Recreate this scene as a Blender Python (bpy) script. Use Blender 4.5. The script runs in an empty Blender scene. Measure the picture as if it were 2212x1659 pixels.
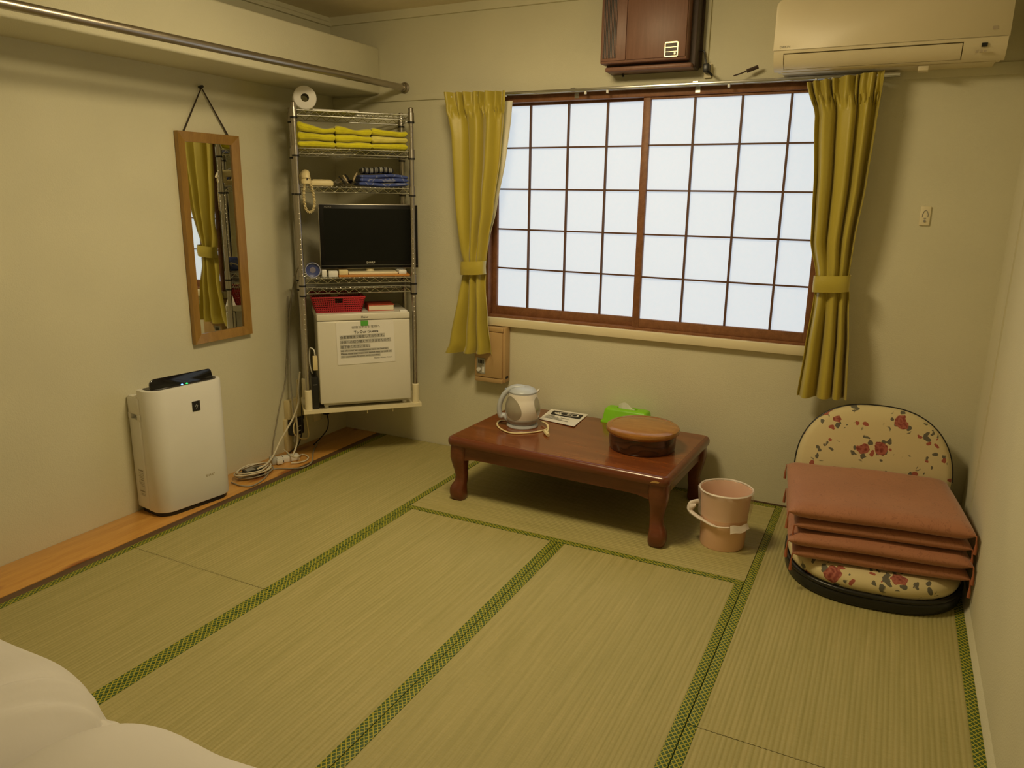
import bpy, bmesh, math, random
from mathutils import Vector, Matrix

# ------------------------------------------------------------------ camera, world, exposure
K = 0.923            # survey units -> metres (all coordinates below are survey units)
PW, PH, PF = 2212.0, 1659.0, 1624.48781          # photograph frame and focal length in pixels
CAM = Vector((2.93192, -3.93885, 1.56161))
YAW, PITCH, ROLL = -0.462977244, -0.244598957, 0.014787055
cf = Vector((math.sin(YAW)*math.cos(PITCH), math.cos(YAW)*math.cos(PITCH), math.sin(PITCH)))
cr = Vector((math.cos(YAW), -math.sin(YAW), 0)); cu_ = cr.cross(cf)
cr, cu_ = cr*math.cos(ROLL)+cu_*math.sin(ROLL), -cr*math.sin(ROLL)+cu_*math.cos(ROLL)

scene = bpy.context.scene
COL = scene.collection
cam_d = bpy.data.cameras.new('camera'); cam = bpy.data.objects.new('camera', cam_d); COL.objects.link(cam)
cam_d.sensor_fit = 'HORIZONTAL'; cam_d.sensor_width = 36.0; cam_d.lens = 36.0*PF/PW
cam_d.clip_start = 0.02
cm = Matrix((cr, cu_, -cf)).transposed().to_4x4(); cm.translation = CAM*K
cam.matrix_world = cm
scene.camera = cam

LAMP_STRENGTH = 40.0
LAMP_COL = (1.0, 0.80, 0.45)
PANE_STRENGTH = 0.71
world = bpy.data.worlds.new('world'); scene.world = world; world.use_nodes = True
wb = world.node_tree.nodes['Background']; wb.inputs[0].default_value = (0.75, 0.85, 1.0, 1); wb.inputs[1].default_value = 0.8; world.cycles.sampling_method = 'NONE'
cy = scene.cycles; cy.use_light_tree = False
cy.max_bounces = 6; cy.diffuse_bounces = 4; cy.glossy_bounces = 3; cy.transmission_bounces = 4; cy.transparent_max_bounces = 6; cy.caustics_reflective = False; cy.caustics_refractive = False
vs = scene.view_settings
vs.view_transform = 'Standard'; vs.look = 'None'; vs.gamma = 1.0; vs.exposure = 0.0; vs.use_curve_mapping = False

def ray(px, py): return cf + cr*((px-PW/2)/PF) + cu_*((PH/2-py)/PF)
def at(px, py, axis, val):
    """photo pixel -> point on the plane axis=val that the thing touches"""
    d = ray(px, py); i = 'xyz'.index(axis); t = (val-CAM[i])/d[i]
    return CAM + d*t
def zat(x, y, py):
    """height of photo row py above the floor point x, y"""
    lo, hi = -1.0, 4.0
    for _ in range(50):
        m = (lo+hi)/2; d = Vector((x, y, m))-CAM
        v = PH/2-PF*d.dot(cu_)/d.dot(cf)
        if v > py: lo = m
        else: hi = m
    return (lo+hi)/2

# ------------------------------------------------------------------ mesh helpers
class MB:
    def __init__(s): s.bm = bmesh.new()
    def _add(s, t, M=None):
        if M is not None: bmesh.ops.transform(t, matrix=M, verts=t.verts)
        me = bpy.data.meshes.new('tmp'); t.to_mesh(me); t.free(); s.bm.from_mesh(me); bpy.data.meshes.remove(me); return s
    def box(s, x0, x1, y0, y1, z0, z1, bev=0, seg=2, M=None):
        t = bmesh.new(); bmesh.ops.create_cube(t, size=1)
        bmesh.ops.transform(t, matrix=Matrix.Translation(((x0+x1)/2, (y0+y1)/2, (z0+z1)/2)) @ Matrix.Diagonal((abs(x1-x0), abs(y1-y0), abs(z1-z0), 1)), verts=t.verts)
        if bev: bmesh.ops.bevel(t, geom=t.edges[:], offset=min(bev, .49*min(abs(x1-x0), abs(y1-y0), abs(z1-z0))), segments=seg, affect='EDGES', profile=.5)
        return s._add(t, M)
    def poly(s, pts, faces, M=None):
        t = bmesh.new(); v = [t.verts.new(p) for p in pts]
        for f in faces:
            try: t.faces.new([v[i] for i in f])
            except ValueError: pass
        bmesh.ops.recalc_face_normals(t, faces=t.faces)
        return s._add(t, M)
    def prism(s, pts, h0, h1, axis='z', bev=0, seg=2, M=None):
        """2-D outline extruded along an axis: z -> (x,y), y -> (x,z), x -> (y,z)"""
        f = {'z': lambda a, b, h: (a, b, h), 'y': lambda a, b, h: (a, h, b), 'x': lambda a, b, h: (h, a, b)}[axis]
        n = len(pts); t = bmesh.new()
        lo = [t.verts.new(f(a, b, h0)) for a, b in pts]; hi = [t.verts.new(f(a, b, h1)) for a, b in pts]
        t.faces.new(lo); t.faces.new(hi)
        for i in range(n): t.faces.new((lo[i], lo[(i+1) % n], hi[(i+1) % n], hi[i]))
        bmesh.ops.recalc_face_normals(t, faces=t.faces)
        if bev:
            ed = [e for e in t.edges if (e.verts[0] in lo) == (e.verts[1] in lo)]
            bmesh.ops.bevel(t, geom=ed, offset=bev, segments=seg, affect='EDGES', profile=.5)
        return s._add(t, M)
    def lathe(s, prof, n=32, c=(0, 0, 0), M=None, wob=None):
        pts, faces = [], []
        for j, (r, z) in enumerate(prof):
            for i in range(n):
                a = 2*math.pi*i/n; rr = max(r, 1e-5)
                if wob: rr += wob(a, j)
                pts.append((c[0]+rr*math.cos(a), c[1]+rr*math.sin(a), c[2]+z))
        for j in range(len(prof)-1):
            for i in range(n):
                k = (i+1) % n; faces.append((j*n+i, j*n+k, (j+1)*n+k, (j+1)*n+i))
        t = bmesh.new(); v = [t.verts.new(p) for p in pts]
        for f in faces: t.faces.new([v[i] for i in f])
        bmesh.ops.remove_doubles(t, verts=t.verts, dist=5e-5)
        bmesh.ops.recalc_face_normals(t, faces=t.faces)
        return s._add(t, M)
    def tube(s, path, r, n=8, closed=False, M=None, sx=1, sy=1):
        P = [Vector(p) for p in path]; m = len(P); rs = r if isinstance(r, (list, tuple)) else [r]*m
        t = bmesh.new(); rings = []; up = None
        for i, p in enumerate(P):
            a = P[i-1] if (i or closed) else P[i]; b = P[(i+1) % m] if (i < m-1 or closed) else P[i]
            d = (b-a).normalized() if (b-a).length > 1e-9 else Vector((0, 0, 1))
            if up is None: up = d.orthogonal().normalized() if abs(d.z) > .9 else (Vector((0, 0, 1))-d*d.z).normalized()
            up = up-d*up.dot(d)
            up = up.normalized() if up.length > 1e-6 else d.orthogonal().normalized()
            sd = d.cross(up)
            rings.append([t.verts.new(p+(up*math.cos(2*math.pi*k/n)*sy+sd*math.sin(2*math.pi*k/n)*sx)*rs[i]) for k in range(n)])
        for i in range(m if closed else m-1):
            A, B = rings[i], rings[(i+1) % m]
            for k in range(n): t.faces.new((A[k], A[(k+1) % n], B[(k+1) % n], B[k]))
        if not closed: t.faces.new(rings[0][::-1]); t.faces.new(rings[-1])
        bmesh.ops.recalc_face_normals(t, faces=t.faces)
        return s._add(t, M)
    def grid(s, fn, nu, nv, cu=False, cv=False, M=None, thick=0):
        t = bmesh.new(); V = []
        for j in range(nv+(0 if cv else 1)):
            V.append([t.verts.new(fn(i/nu, j/nv)) for i in range(nu+(0 if cu else 1))])
        H, W_ = len(V), len(V[0])
        for j in range(nv):
            for i in range(nu):
                try: t.faces.new((V[j][i], V[j][(i+1) % W_], V[(j+1) % H][(i+1) % W_], V[(j+1) % H][i]))
                except ValueError: pass
        t.normal_update()
        if thick: bmesh.ops.solidify(t, geom=t.faces[:], thickness=thick)
        else: bmesh.ops.remove_doubles(t, verts=t.verts, dist=2e-5)
        bmesh.ops.recalc_face_normals(t, faces=t.faces)
        return s._add(t, M)

def mk(name, mb, mat, parent=None, smooth=35, loc=None, rotz=0):
    bm = mb.bm; bmesh.ops.scale(bm, vec=(K, K, K), verts=bm.verts)
    me = bpy.data.meshes.new(name); bm.to_mesh(me); bm.free()
    if smooth:
        me.shade_smooth(); me.set_sharp_from_angle(angle=math.radians(smooth))
    me.materials.append(mat)
    o = bpy.data.objects.new(name, me); COL.objects.link(o)
    if loc is not None: o.location = Vector(loc)*K
    o.rotation_euler = (0, 0, rotz)
    if parent: o.parent = parent
    return o
def thing(name, label, cat, loc=(0, 0, 0), rotz=0, group=None, rot=None):
    o = bpy.data.objects.new(name, None); COL.objects.link(o); o.empty_display_size = .05
    o.location = Vector(loc)*K; o.rotation_euler = rot if rot else (0, 0, rotz)
    return tag(o, label, cat, group)
def tag(o, label, cat, group=None):
    o['label'] = label; o['category'] = cat
    if group: o['group'] = group
    return o
def struct(o, label): o['kind'] = 'structure'; o['label'] = label; return o
def inst(src, name, parent, M=None):
    o = src.copy(); o.name = name; COL.objects.link(o); o.parent = parent
    if M is not None: o.matrix_local = M
    return o
def plane_M(origin, xdir, ydir):
    x = Vector(xdir).normalized(); y = Vector(ydir).normalized(); z = x.cross(y)
    m = Matrix((x, y, z)).transposed().to_4x4(); m.translation = Vector(origin); return m
def lettering(s, w, M, mat, parent, h=None, name='lettering', align='L', bold=0):
    """printed text: flat glyph shapes of width w laid in the frame M (x along the line, y up)"""
    cu = bpy.data.curves.new('txt', 'FONT'); cu.body = s; cu.size = 1.0; cu.offset = bold; cu.resolution_u = 2
    to = bpy.data.objects.new('txt', cu); COL.objects.link(to)
    dg = bpy.context.evaluated_depsgraph_get(); me = bpy.data.meshes.new_from_object(to.evaluated_get(dg))
    COL.objects.unlink(to); bpy.data.objects.remove(to); bpy.data.curves.remove(cu)
    xs = [v.co.x for v in me.vertices] or [0, 1]; ys = [v.co.y for v in me.vertices] or [0, 1]
    x0, x1, y0, y1 = min(xs), max(xs), min(ys), max(ys)
    sx = w/max(1e-6, x1-x0); sy = sx if h is None else h/max(1e-6, y1-y0)
    ox = {'L': 0, 'C': -w/2, 'R': -w}[align]
    for v in me.vertices: v.co = (M @ Vector(((v.co.x-x0)*sx+ox, (v.co.y-y0)*sy, 0)))*K
    me.materials.clear(); me.materials.append(mat); me.name = name
    o = bpy.data.objects.new(name, me); COL.objects.link(o)
    if parent: o.parent = parent
    return o
def smooth_path(P, n=6):
    P = [Vector(p) for p in P]; out = []
    for i in range(len(P)-1):
        a, b, c, d = P[max(i-1, 0)], P[i], P[i+1], P[min(i+2, len(P)-1)]
        for k in range(n):
            t = k/n; out.append(.5*((2*b)+(-a+c)*t+(2*a-5*b+4*c-d)*t*t+(-a+3*b-3*c+d)*t**3))
    return out+[P[-1]]
def lerp_rows(rows, z):
    """rows of (z, a, b...) sorted downwards, smooth-ish interpolation"""
    if z >= rows[0][0]: return rows[0][1:]
    for r0, r1 in zip(rows, rows[1:]):
        if z >= r1[0]:
            t = (r0[0]-z)/(r0[0]-r1[0]); t = t*t*(3-2*t)*.5+t*.5
            return [a+(b-a)*t for a, b in zip(r0[1:], r1[1:])]
    return rows[-1][1:]
def ell(n, rx, ry, e=2.0, a0=0, a1=2*math.pi):
    out = []
    for i in range(n):
        a = a0+(a1-a0)*i/n; c, s = math.cos(a), math.sin(a)
        out.append((rx*math.copysign(abs(c)**(2/e), c), ry*math.copysign(abs(s)**(2/e), s)))
    return out
def rrect(x0, x1, y0, y1, r, n=5):
    rs = r if isinstance(r, (list, tuple)) else [r]*4      # corners: x1y1, x0y1, x0y0, x1y0
    out = []
    for (cx, cy, a), rr in zip(((x1, y1, 0), (x0, y1, 90), (x0, y0, 180), (x1, y0, 270)), rs):
        ux = cx-rr if cx == x1 else cx+rr; uy = cy-rr if cy == y1 else cy+rr
        for k in range(n+1):
            b = math.radians(a+90*k/n); out.append((ux+rr*math.cos(b), uy+rr*math.sin(b)))
    return out

# ------------------------------------------------------------------ materials
def nt_new(name):
    m = bpy.data.materials.new(name); m.use_nodes = True; t = m.node_tree
    return m, t, t.nodes['Principled BSDF']
def nd(t, typ, **kw):
    n = t.nodes.new(typ)
    for k, v in kw.items():
        if k[0] == '_': setattr(n, k[1:], v)
        else: n.inputs[k].default_value = v
    return n
def coords(t, scale=(1, 1, 1), rot=(0, 0, 0)):
    tc = nd(t, 'ShaderNodeTexCoord'); mp = nd(t, 'ShaderNodeMapping'); mp.inputs['Scale'].default_value = scale; mp.inputs['Rotation'].default_value = rot
    t.links.new(tc.outputs['Object'], mp.inputs[0]); return mp.outputs[0]
def ramp(t, fac, stops, interp='LINEAR'):
    r = nd(t, 'ShaderNodeValToRGB'); r.color_ramp.interpolation = interp
    el = r.color_ramp.elements
    while len(el) < len(stops): el.new(.5)
    for e, (p, c) in zip(el, stops): e.position = p; e.color = (*c, 1)
    t.links.new(fac, r.inputs[0]); return r.outputs[0]
def mathn(t, op, a, b=None, c=None):
    n = nd(t, 'ShaderNodeMath', _operation=op)
    for i, v in enumerate((a, b, c)):
        if v is None: continue
        if isinstance(v, (int, float)): n.inputs[i].default_value = v
        else: t.links.new(v, n.inputs[i])
    return n.outputs[0]
def mixc(t, fac, a, b):
    n = nd(t, 'ShaderNodeMix', _data_type='RGBA')
    for i, v in ((0, fac), (6, a), (7, b)):
        if isinstance(v, (int, float)): n.inputs[i].default_value = v
        elif isinstance(v, tuple): n.inputs[i].default_value = (*v, 1)
        else: t.links.new(v, n.inputs[i])
    return n.outputs[2]
def bump(t, b, h, strength=.3, dist=.002):
    n = nd(t, 'ShaderNodeBump'); n.inputs['Strength'].default_value = strength; n.inputs['Distance'].default_value = dist
    t.links.new(h, n.inputs['Height']); t.links.new(n.outputs[0], b.inputs['Normal'])
def noise(t, vec, scale, detail=3, rough=.5):
    n = nd(t, 'ShaderNodeTexNoise'); n.inputs['Scale'].default_value = scale; n.inputs['Detail'].default_value = detail; n.inputs['Roughness'].default_value = rough
    t.links.new(vec, n.inputs['Vector']); return n.outputs[0]
def P(name, col, rough=.5, metal=0, var=.08, vs=6, bs=0, bscale=150, sheen=0, spec=.5, coat=0, trans=0, bdist=.002):
    m, t, b = nt_new(name); v = coords(t)
    lo = tuple(c*(1-var) for c in col); hi = tuple(min(1, c*(1+var)) for c in col)
    t.links.new(ramp(t, noise(t, v, vs, 1), [(.3, lo), (.7, hi)]), b.inputs['Base Color'])
    b.inputs['Roughness'].default_value = rough; b.inputs['Metallic'].default_value = metal
    b.inputs['Specular IOR Level'].default_value = spec
    if sheen: b.inputs['Sheen Weight'].default_value = sheen
    if coat: b.inputs['Coat Weight'].default_value = coat; b.inputs['Coat Roughness'].default_value = .12
    if trans: b.inputs['Transmission Weight'].default_value = trans
    if bs: bump(t, b, noise(t, v, bscale, 1), bs, bdist)
    return m
def WOOD(name, c0, c1, scale=(3, 40, 40), rough=.45, coat=0, knots=None, rings=6.0, bs=.05):
    m, t, b = nt_new(name); v = coords(t, scale)
    n1 = noise(t, v, 1.0, 5, .6); n2 = noise(t, v, rings, 3)
    f = mathn(t, 'ADD', mathn(t, 'MULTIPLY', n1, .7), mathn(t, 'MULTIPLY', n2, .3))
    c = ramp(t, f, [(.33, c0), (.66, c1)])
    if knots:
        vo = nd(t, 'ShaderNodeTexVoronoi'); t.links.new(coords(t, knots[0]), vo.inputs['Vector']); vo.inputs['Scale'].default_value = 1
        k = ramp(t, vo.outputs['Distance'], [(knots[2]*.5, (1, 1, 1)), (knots[2], (0, 0, 0))])
        c = mixc(t, mathn(t, 'MULTIPLY', k, .8), c, knots[1])
    t.links.new(c, b.inputs['Base Color']); b.inputs['Roughness'].default_value = rough
    if coat: b.inputs['Coat Weight'].default_value = coat; b.inputs['Coat Roughness'].default_value = .1
    bump(t, b, f, bs, .001); return m
def EMIT(name, col, s):
    m, t, b = nt_new(name)
    if s < 10: m.cycles.emission_sampling = 'NONE'
    b.inputs['Base Color'].default_value = (*col, 1)
    b.inputs['Emission Color'].default_value = (*col, 1); b.inputs['Emission Strength'].default_value = s; b.inputs['Roughness'].default_value = .6
    return m

m_wall = P('wallpaper', (.68, .65, .485), .85, var=.03, vs=3, bs=.35, bscale=190, bdist=.0025)
m_trimw = P('cream_paint', (.67, .64, .475), .6, var=.03)
m_ceil = P('ceiling_paper', (.78, .70, .52), .9, var=.04, bs=.2, bscale=90)
m_dkwood = WOOD('dark_floor_wood', (.09, .05, .025), (.14, .08, .045), (40, 3, 40), .5)
m_plank = WOOD('pine_plank', (.56, .26, .055), (.74, .40, .10), (30, 2.2, 30), .38, coat=.3, knots=((9, 2.6, 9), (.30, .085, .02), .24))
m_shoji = WOOD('shoji_wood', (.17, .065, .026), (.27, .115, .05), (30, 30, 30), .5)
m_shojibar = P('shoji_bar_wood', (.12, .055, .035), .55)
m_pane = None
m_curt = P('mustard_satin', (.45, .365, .045), .42, var=.05, vs=3, bs=.15, bscale=300, sheen=.3)
m_lining = P('pale_lining', (.75, .72, .62), .8)
m_chrome = P('chrome', (.62, .62, .60), .22, metal=1, var=.04)
m_steel = P('brushed_steel', (.42, .38, .33), .32, metal=1, var=.06)
m_post = P('post_chrome', (.50, .47, .43), .28, metal=1, var=.05)
m_blackp = P('black_plastic', (.012, .012, .012), .35, var=.1)
m_blackg = P('black_gloss', (.006, .006, .007), .12, var=.1)
m_white = P('white_plastic', (.80, .79, .76), .42, var=.02)
m_whitem = P('white_matte', (.78, .77, .73), .6, var=.02)
m_cream = P('cream_plastic', (.74, .63, .36), .45, var=.03)
m_creamw = P('cream_white_paint', (.80, .72, .50), .5, var=.03)
m_ink = P('ink', (.02, .018, .018), .7, var=.1)
m_inkgrey = P('grey_print', (.28, .27, .25), .8)
m_paper = P('paper', (.82, .80, .76), .75, var=.02)
m_greyband = P('highlight_band', (.52, .51, .47), .8)

# ------------------------------------------------------------------ room shell
XL, XR, YB, YF, ZC = -.31, 3.36, 0.0, -4.75, 2.595
WX0, WX1, WZ0, WZ1 = .79, 2.62, .865, 2.10            # window opening
floor = struct(mk('floor', MB().box(XL-.1, XR+.1, YF-.1, YB+.1, -.16, -.055), m_dkwood, smooth=0), 'sub-floor carrying the tatami mats and the pine board')
wl = struct(mk('wall_left', MB().box(XL-.1, XL, YF-.1, YB+.1, -.16, ZC+.1), m_wall, smooth=0), 'cream textured wall behind mirror and air purifier')
wr = struct(mk('wall_right', MB().box(XR, XR+.1, YF-.1, YB+.1, -.16, ZC+.1), m_wall, smooth=0), 'cream textured wall beside the legless chair')
w = MB()
for x0, x1, z0, z1 in ((XL, WX0, -.16, ZC+.1), (WX1, XR, -.16, ZC+.1), (WX0, WX1, -.16, WZ0), (WX0, WX1, WZ1, ZC+.1)): w.box(x0, x1, YB, YB+.12, z0, z1)
wb_ = struct(mk('wall_back', w, m_wall, smooth=0), 'cream textured wall with the paper screen window')
wf = struct(mk('wall_front', MB().box(XL, XR, YF-.1, YF, -.16, ZC+.1), m_wall, smooth=0), 'cream wall opposite the window')
ce = struct(mk('ceiling', MB().box(XL, XR, YF, YB, ZC, ZC+.1), m_ceil, smooth=0), 'tan papered ceiling')
# seam of the wallpaper pilaster on the right wall
struct(mk('trim_1', MB().box(XR-.006, XR+.01, -.36, -.345, 0, ZC), m_trimw, smooth=0), 'thin vertical wallpaper joint strip near the corner')
# soffit ledge above the mirror
struct(mk('trim_2', MB().box(XL-.02, .05, YF+.4, YB+.001, 2.145, 2.405, bev=.012, seg=3), m_wall), 'boxed-in soffit ledge running above the mirror wall')
t = MB()   # ceiling moulding
t.prism([(0, 0), (.022, 0), (.022, .02), (.014, .028), (.014, .05), (0, .05)], YF, YB, 'y', M=Matrix.Translation((XL, 0, ZC-.05)))
t.box(XL, XR, YB-.02, YB, ZC-.047, ZC)
t.box(XR-.02, XR, YF, YB, ZC-.047, ZC)
struct(mk('trim_3', t, m_trimw), 'cream ceiling moulding')
t = MB().box(XL, WX0+.02, YB-.010, YB, 2.10, 2.135, bev=.003).box(WX1-.02, XR, YB-.010, YB, 2.085, 2.135, bev=.003)
struct(mk('trim_4', t, m_trimw), 'thin cream picture rail on the window wall')
struct(mk('baseboard_right', MB().prism([(0, 0), (-.022, 0), (-.02, .012), (-.008, .045), (0, .06)], YF, YB, 'y', M=Matrix.Translation((XR, 0, -.03))), m_wall), 'low papered cove along the foot of the wall')
struct(mk('baseboard_back', MB().box(2.18, XR, YB-.006, YB, -.05, .006), m_dkwood, smooth=0), 'thin wooden strip at the foot of the window wall')

# floor pieces
struct_parent = floor
mk('wood_plank', MB().box(XL+.001, -.05, YF, -.002, -.055, .0, bev=.003), m_plank, floor)['label'] = 'varnished pine board along the wall'
mk('floor_strip', MB().box(-.049, -.003, YF, -.002, -.055, -.003, bev=.002), m_dkwood, floor)['label'] = 'dark wooden strip between board and mats'
def tatami_mat_material(axis):
    m, t, b = nt_new('tatami_rush_'+axis)
    v = coords(t, (1, 1, 1)); sc = (68, 2.5, 1) if axis == 'y' else (2.5, 68, 1)
    fine = noise(t, coords(t, sc), 1.0, 3)
    big = noise(t, v, 2.2, 3)
    rush = noise(t, coords(t, (30, 420, 1) if axis == 'y' else (420, 30, 1)), 1.0, 2)
    c1 = ramp(t, mathn(t, 'ADD', mathn(t, 'MULTIPLY', fine, .6), mathn(t, 'MULTIPLY', rush, .4)), [(.30, (.335, .30, .105)), (.70, (.485, .415, .185))])
    c = mixc(t, mathn(t, 'MULTIPLY', ramp(t, big, [(.35, (0, 0, 0)), (.7, (1, 1, 1))]), .35), c1, (.36, .33, .13))
    t.links.new(c, b.inputs['Base Color']); b.inputs['Roughness'].default_value = .62
    bump(t, b, rush, .3, .0012)
    return m
def heri_material(axis):
    """woven green edging with a yellow diamond lattice"""
    m, t, b = nt_new('tatami_edging_'+axis)
    tc = nd(t, 'ShaderNodeTexCoord'); sp = nd(t, 'ShaderNodeSeparateXYZ'); t.links.new(tc.outputs['Object'], sp.inputs[0])
    al, ac = (sp.outputs[1], sp.outputs[0]) if axis == 'y' else (sp.outputs[0], sp.outputs[1])
    p = .0160
    u = mathn(t, 'DIVIDE', al, p*1.25); w_ = mathn(t, 'DIVIDE', ac, p)
    a = mathn(t, 'PINGPONG', mathn(t, 'ADD', u, w_), .5); c = mathn(t, 'PINGPONG', mathn(t, 'SUBTRACT', u, w_), .5)
    d = mathn(t, 'MINIMUM', a, c)
    line = ramp(t, d, [(.09, (1, 1, 1)), (.16, (0, 0, 0))])
    core = ramp(t, d, [(.30, (0, 0, 0)), (.40, (1, 1, 1))])
    col = mixc(t, line, (.035, .085, .012), (.42, .38, .03))
    col = mixc(t, mathn(t, 'MULTIPLY', core, .35), col, (.10, .17, .05))
    t.links.new(col, b.inputs['Base Color']); b.inputs['Roughness'].default_value = .6
    bump(t, b, line, .3, .0008)
    return m
m_tat = {a: tatami_mat_material(a) for a in 'xy'}; m_her = {a: heri_material(a) for a in 'xy'}
HW = .034
def tatami(x0, x1, y0, y1, axis):
    g = .0012; x0 += g; x1 -= g; y0 += g; y1 -= g
    if axis == 'y': W_, L_ = x1-x0, y1-y0
    else: W_, L_ = y1-y0, x1-x0
    o0 = (x0, y0); pitch = .0158; nr = max(8, round((W_-2*HW)/pitch)); n = nr*5
    prof = []
    for i in range(n+1):
        s = i/n; q = s*nr % 1.0
        prof.append((HW-.002+s*(W_-2*HW+.004), -.0003-.0022*(1-abs(math.sin(math.pi*q))**.6)))
    pts, fc = [], []
    for (a, z) in prof:
        for l in (0, L_): pts.append((a, l, z) if axis == 'y' else (l, a, z))
    for i in range(n): fc.append((2*i, 2*i+1, 2*i+3, 2*i+2))
    b = MB().poly(pts, fc)
    if axis == 'y': b.box(.001, W_-.001, 0, L_, -.055, -.003)
    else: b.box(0, L_, .001, W_-.001, -.055, -.003)
    mat = mk('tatami_mat', b, m_tat[axis], floor, smooth=60, loc=(x0, y0, 0))
    for e0, e1 in ((0, HW), (W_-HW, W_)):
        bb = MB()
        if axis == 'y': bb.box(e0, e1, 0, L_, -.012, .0006, bev=.0012, seg=2)
        else: bb.box(0, L_, e0, e1, -.012, .0006, bev=.0012, seg=2)
        mk('mat_edging', bb, m_her[axis], mat, smooth=30)
X = [0, .845, 1.692, 2.535, XR-.012]; Y = [-.006, -.953, -1.914, -2.867, -3.828]
tatami(X[0], X[1], Y[2], Y[0], 'y'); tatami(X[0], X[1], Y[4], Y[2], 'y')
tatami(X[1], X[3], Y[1], Y[0], 'x'); tatami(X[1], X[2], Y[3], Y[1], 'y'); tatami(X[2], X[3], Y[3], Y[1], 'y')
tatami(X[1], X[3], Y[4], Y[3], 'x'); tatami(X[3], X[4], Y[2], Y[0], 'y'); tatami(X[3], X[4], Y[4], Y[2], 'y')
mk('wood_plank', MB().box(0, XR, YF, Y[4]-.002, -.055, 0, bev=.003), m_plank, floor)

# ceiling lamp (the room's light)
def ceiling_lamp():
    t = thing('ceiling_lamp_offscreen', 'round flush ceiling lamp with glowing white diffuser over the mats', 'lamp', (1.52, -1.56, ZC))
    mk('base', MB().lathe([(0, 0), (.30, 0), (.30, -.03), (0, -.03)], 40), m_white, t)
    mk('diffuser_offscreen', MB().lathe([(.285, -.03), (.285, -.08), (.24, -.112), (.13, -.124), (0, -.126)], 24), EMIT('lamp_glow', LAMP_COL, LAMP_STRENGTH), t)
    mk('rim', MB().lathe([(.285, -.03), (.305, -.03), (.305, -.05), (.285, -.05)], 40), m_white, t)
ceiling_lamp()

# ------------------------------------------------------------------ window with paper screens
m_pane, _t, _b = nt_new('shoji_paper')
_v = coords(_t, (1, 1, 1)); _n = ramp(_t, noise(_t, _v, 60, 4), [(.3, (.78, .885, .99)), (.7, (.82, .915, 1.0))])
_b.inputs['Base Color'].default_value = (.36, .36, .35, 1); _t.links.new(_n, _b.inputs['Emission Color']); _b.inputs['Emission Strength'].default_value = PANE_STRENGTH; _b.inputs['Roughness'].default_value = .7
m_pane.cycles.emission_sampling = 'NONE'      # large dim source: found by bounced rays
def window():
    wt = bpy.data.objects.new('window_1', None); COL.objects.link(wt); struct(wt, 'sliding window with paper screens in brown wooden frames')
    f = MB()
    f.box(WX0-.02, WX1+.02, YB-.012, YB+.10, 2.062, 2.102, bev=.003)
    f.box(WX0-.02, WX0+.015, YB-.012, YB+.10, .868, 2.062, bev=.003).box(WX1-.015, WX1+.02, YB-.012, YB+.10, .868, 2.062, bev=.003)
    f.box(WX0, WX1, YB-.006, YB+.10, .860, .876, bev=.002)
    mk('outer_frame', f, m_shoji, wt)
    s = mk('window_sill', MB().box(WX0-.04, WX1+.03, YB-.035, YB+.02, .815, .862, bev=.004), m_creamw, wt); s['label'] = 'cream painted sill'
    mk('back_board', MB().box(WX0, WX1, YB+.09, YB+.10, .87, 2.06), m_whitem, wt, smooth=0)
    def panel(x0, x1, yb, cols, rows, stl, str_):
        p = mk('shoji_panel', MB().box(x0, x0+stl, yb, yb+.032, .876, 2.062, bev=.002), m_shoji, wt)
        mk('stile', MB().box(x1-str_, x1, yb, yb+.032, .876, 2.062, bev=.002), m_shoji, p)
        mk('top_rail', MB().box(x0+stl, x1-str_, yb+.001, yb+.031, 2.050, 2.062, bev=.001), m_shoji, p)
        mk('bottom_rail', MB().box(x0+stl, x1-str_, yb+.001, yb+.031, .876, .924, bev=.001), m_shoji, p)
        xs = [x0+stl]+cols+[x1-str_]; zs = [.924]+rows+[2.050]
        for c in cols: mk('muntin', MB().box(c-.0052, c+.0052, yb+.006, yb+.02, .924, 2.050), m_shojibar, p, smooth=0)
        for r in rows: mk('muntin', MB().box(x0+stl, x1-str_, yb+.008, yb+.018, r-.0042, r+.0042), m_shojibar, p, smooth=0)
        for a, b in zip(xs, xs[1:]):
            for c, d in zip(zs, zs[1:]): mk('pane', MB().poly([(a, yb+.021, c), (b, yb+.021, c), (b, yb+.021, d), (a, yb+.021, d)], [(0, 1, 2, 3)]), m_pane, p, smooth=0)
    rows = [1.150, 1.375, 1.601, 1.827]
    panel(.805, 1.718, YB+.038, [1.034, 1.262, 1.485], rows, .03, .03)
    panel(1.692, 2.605, YB+.002, [1.955, 2.186, 2.412], rows, .038, .03)
window()

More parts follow.
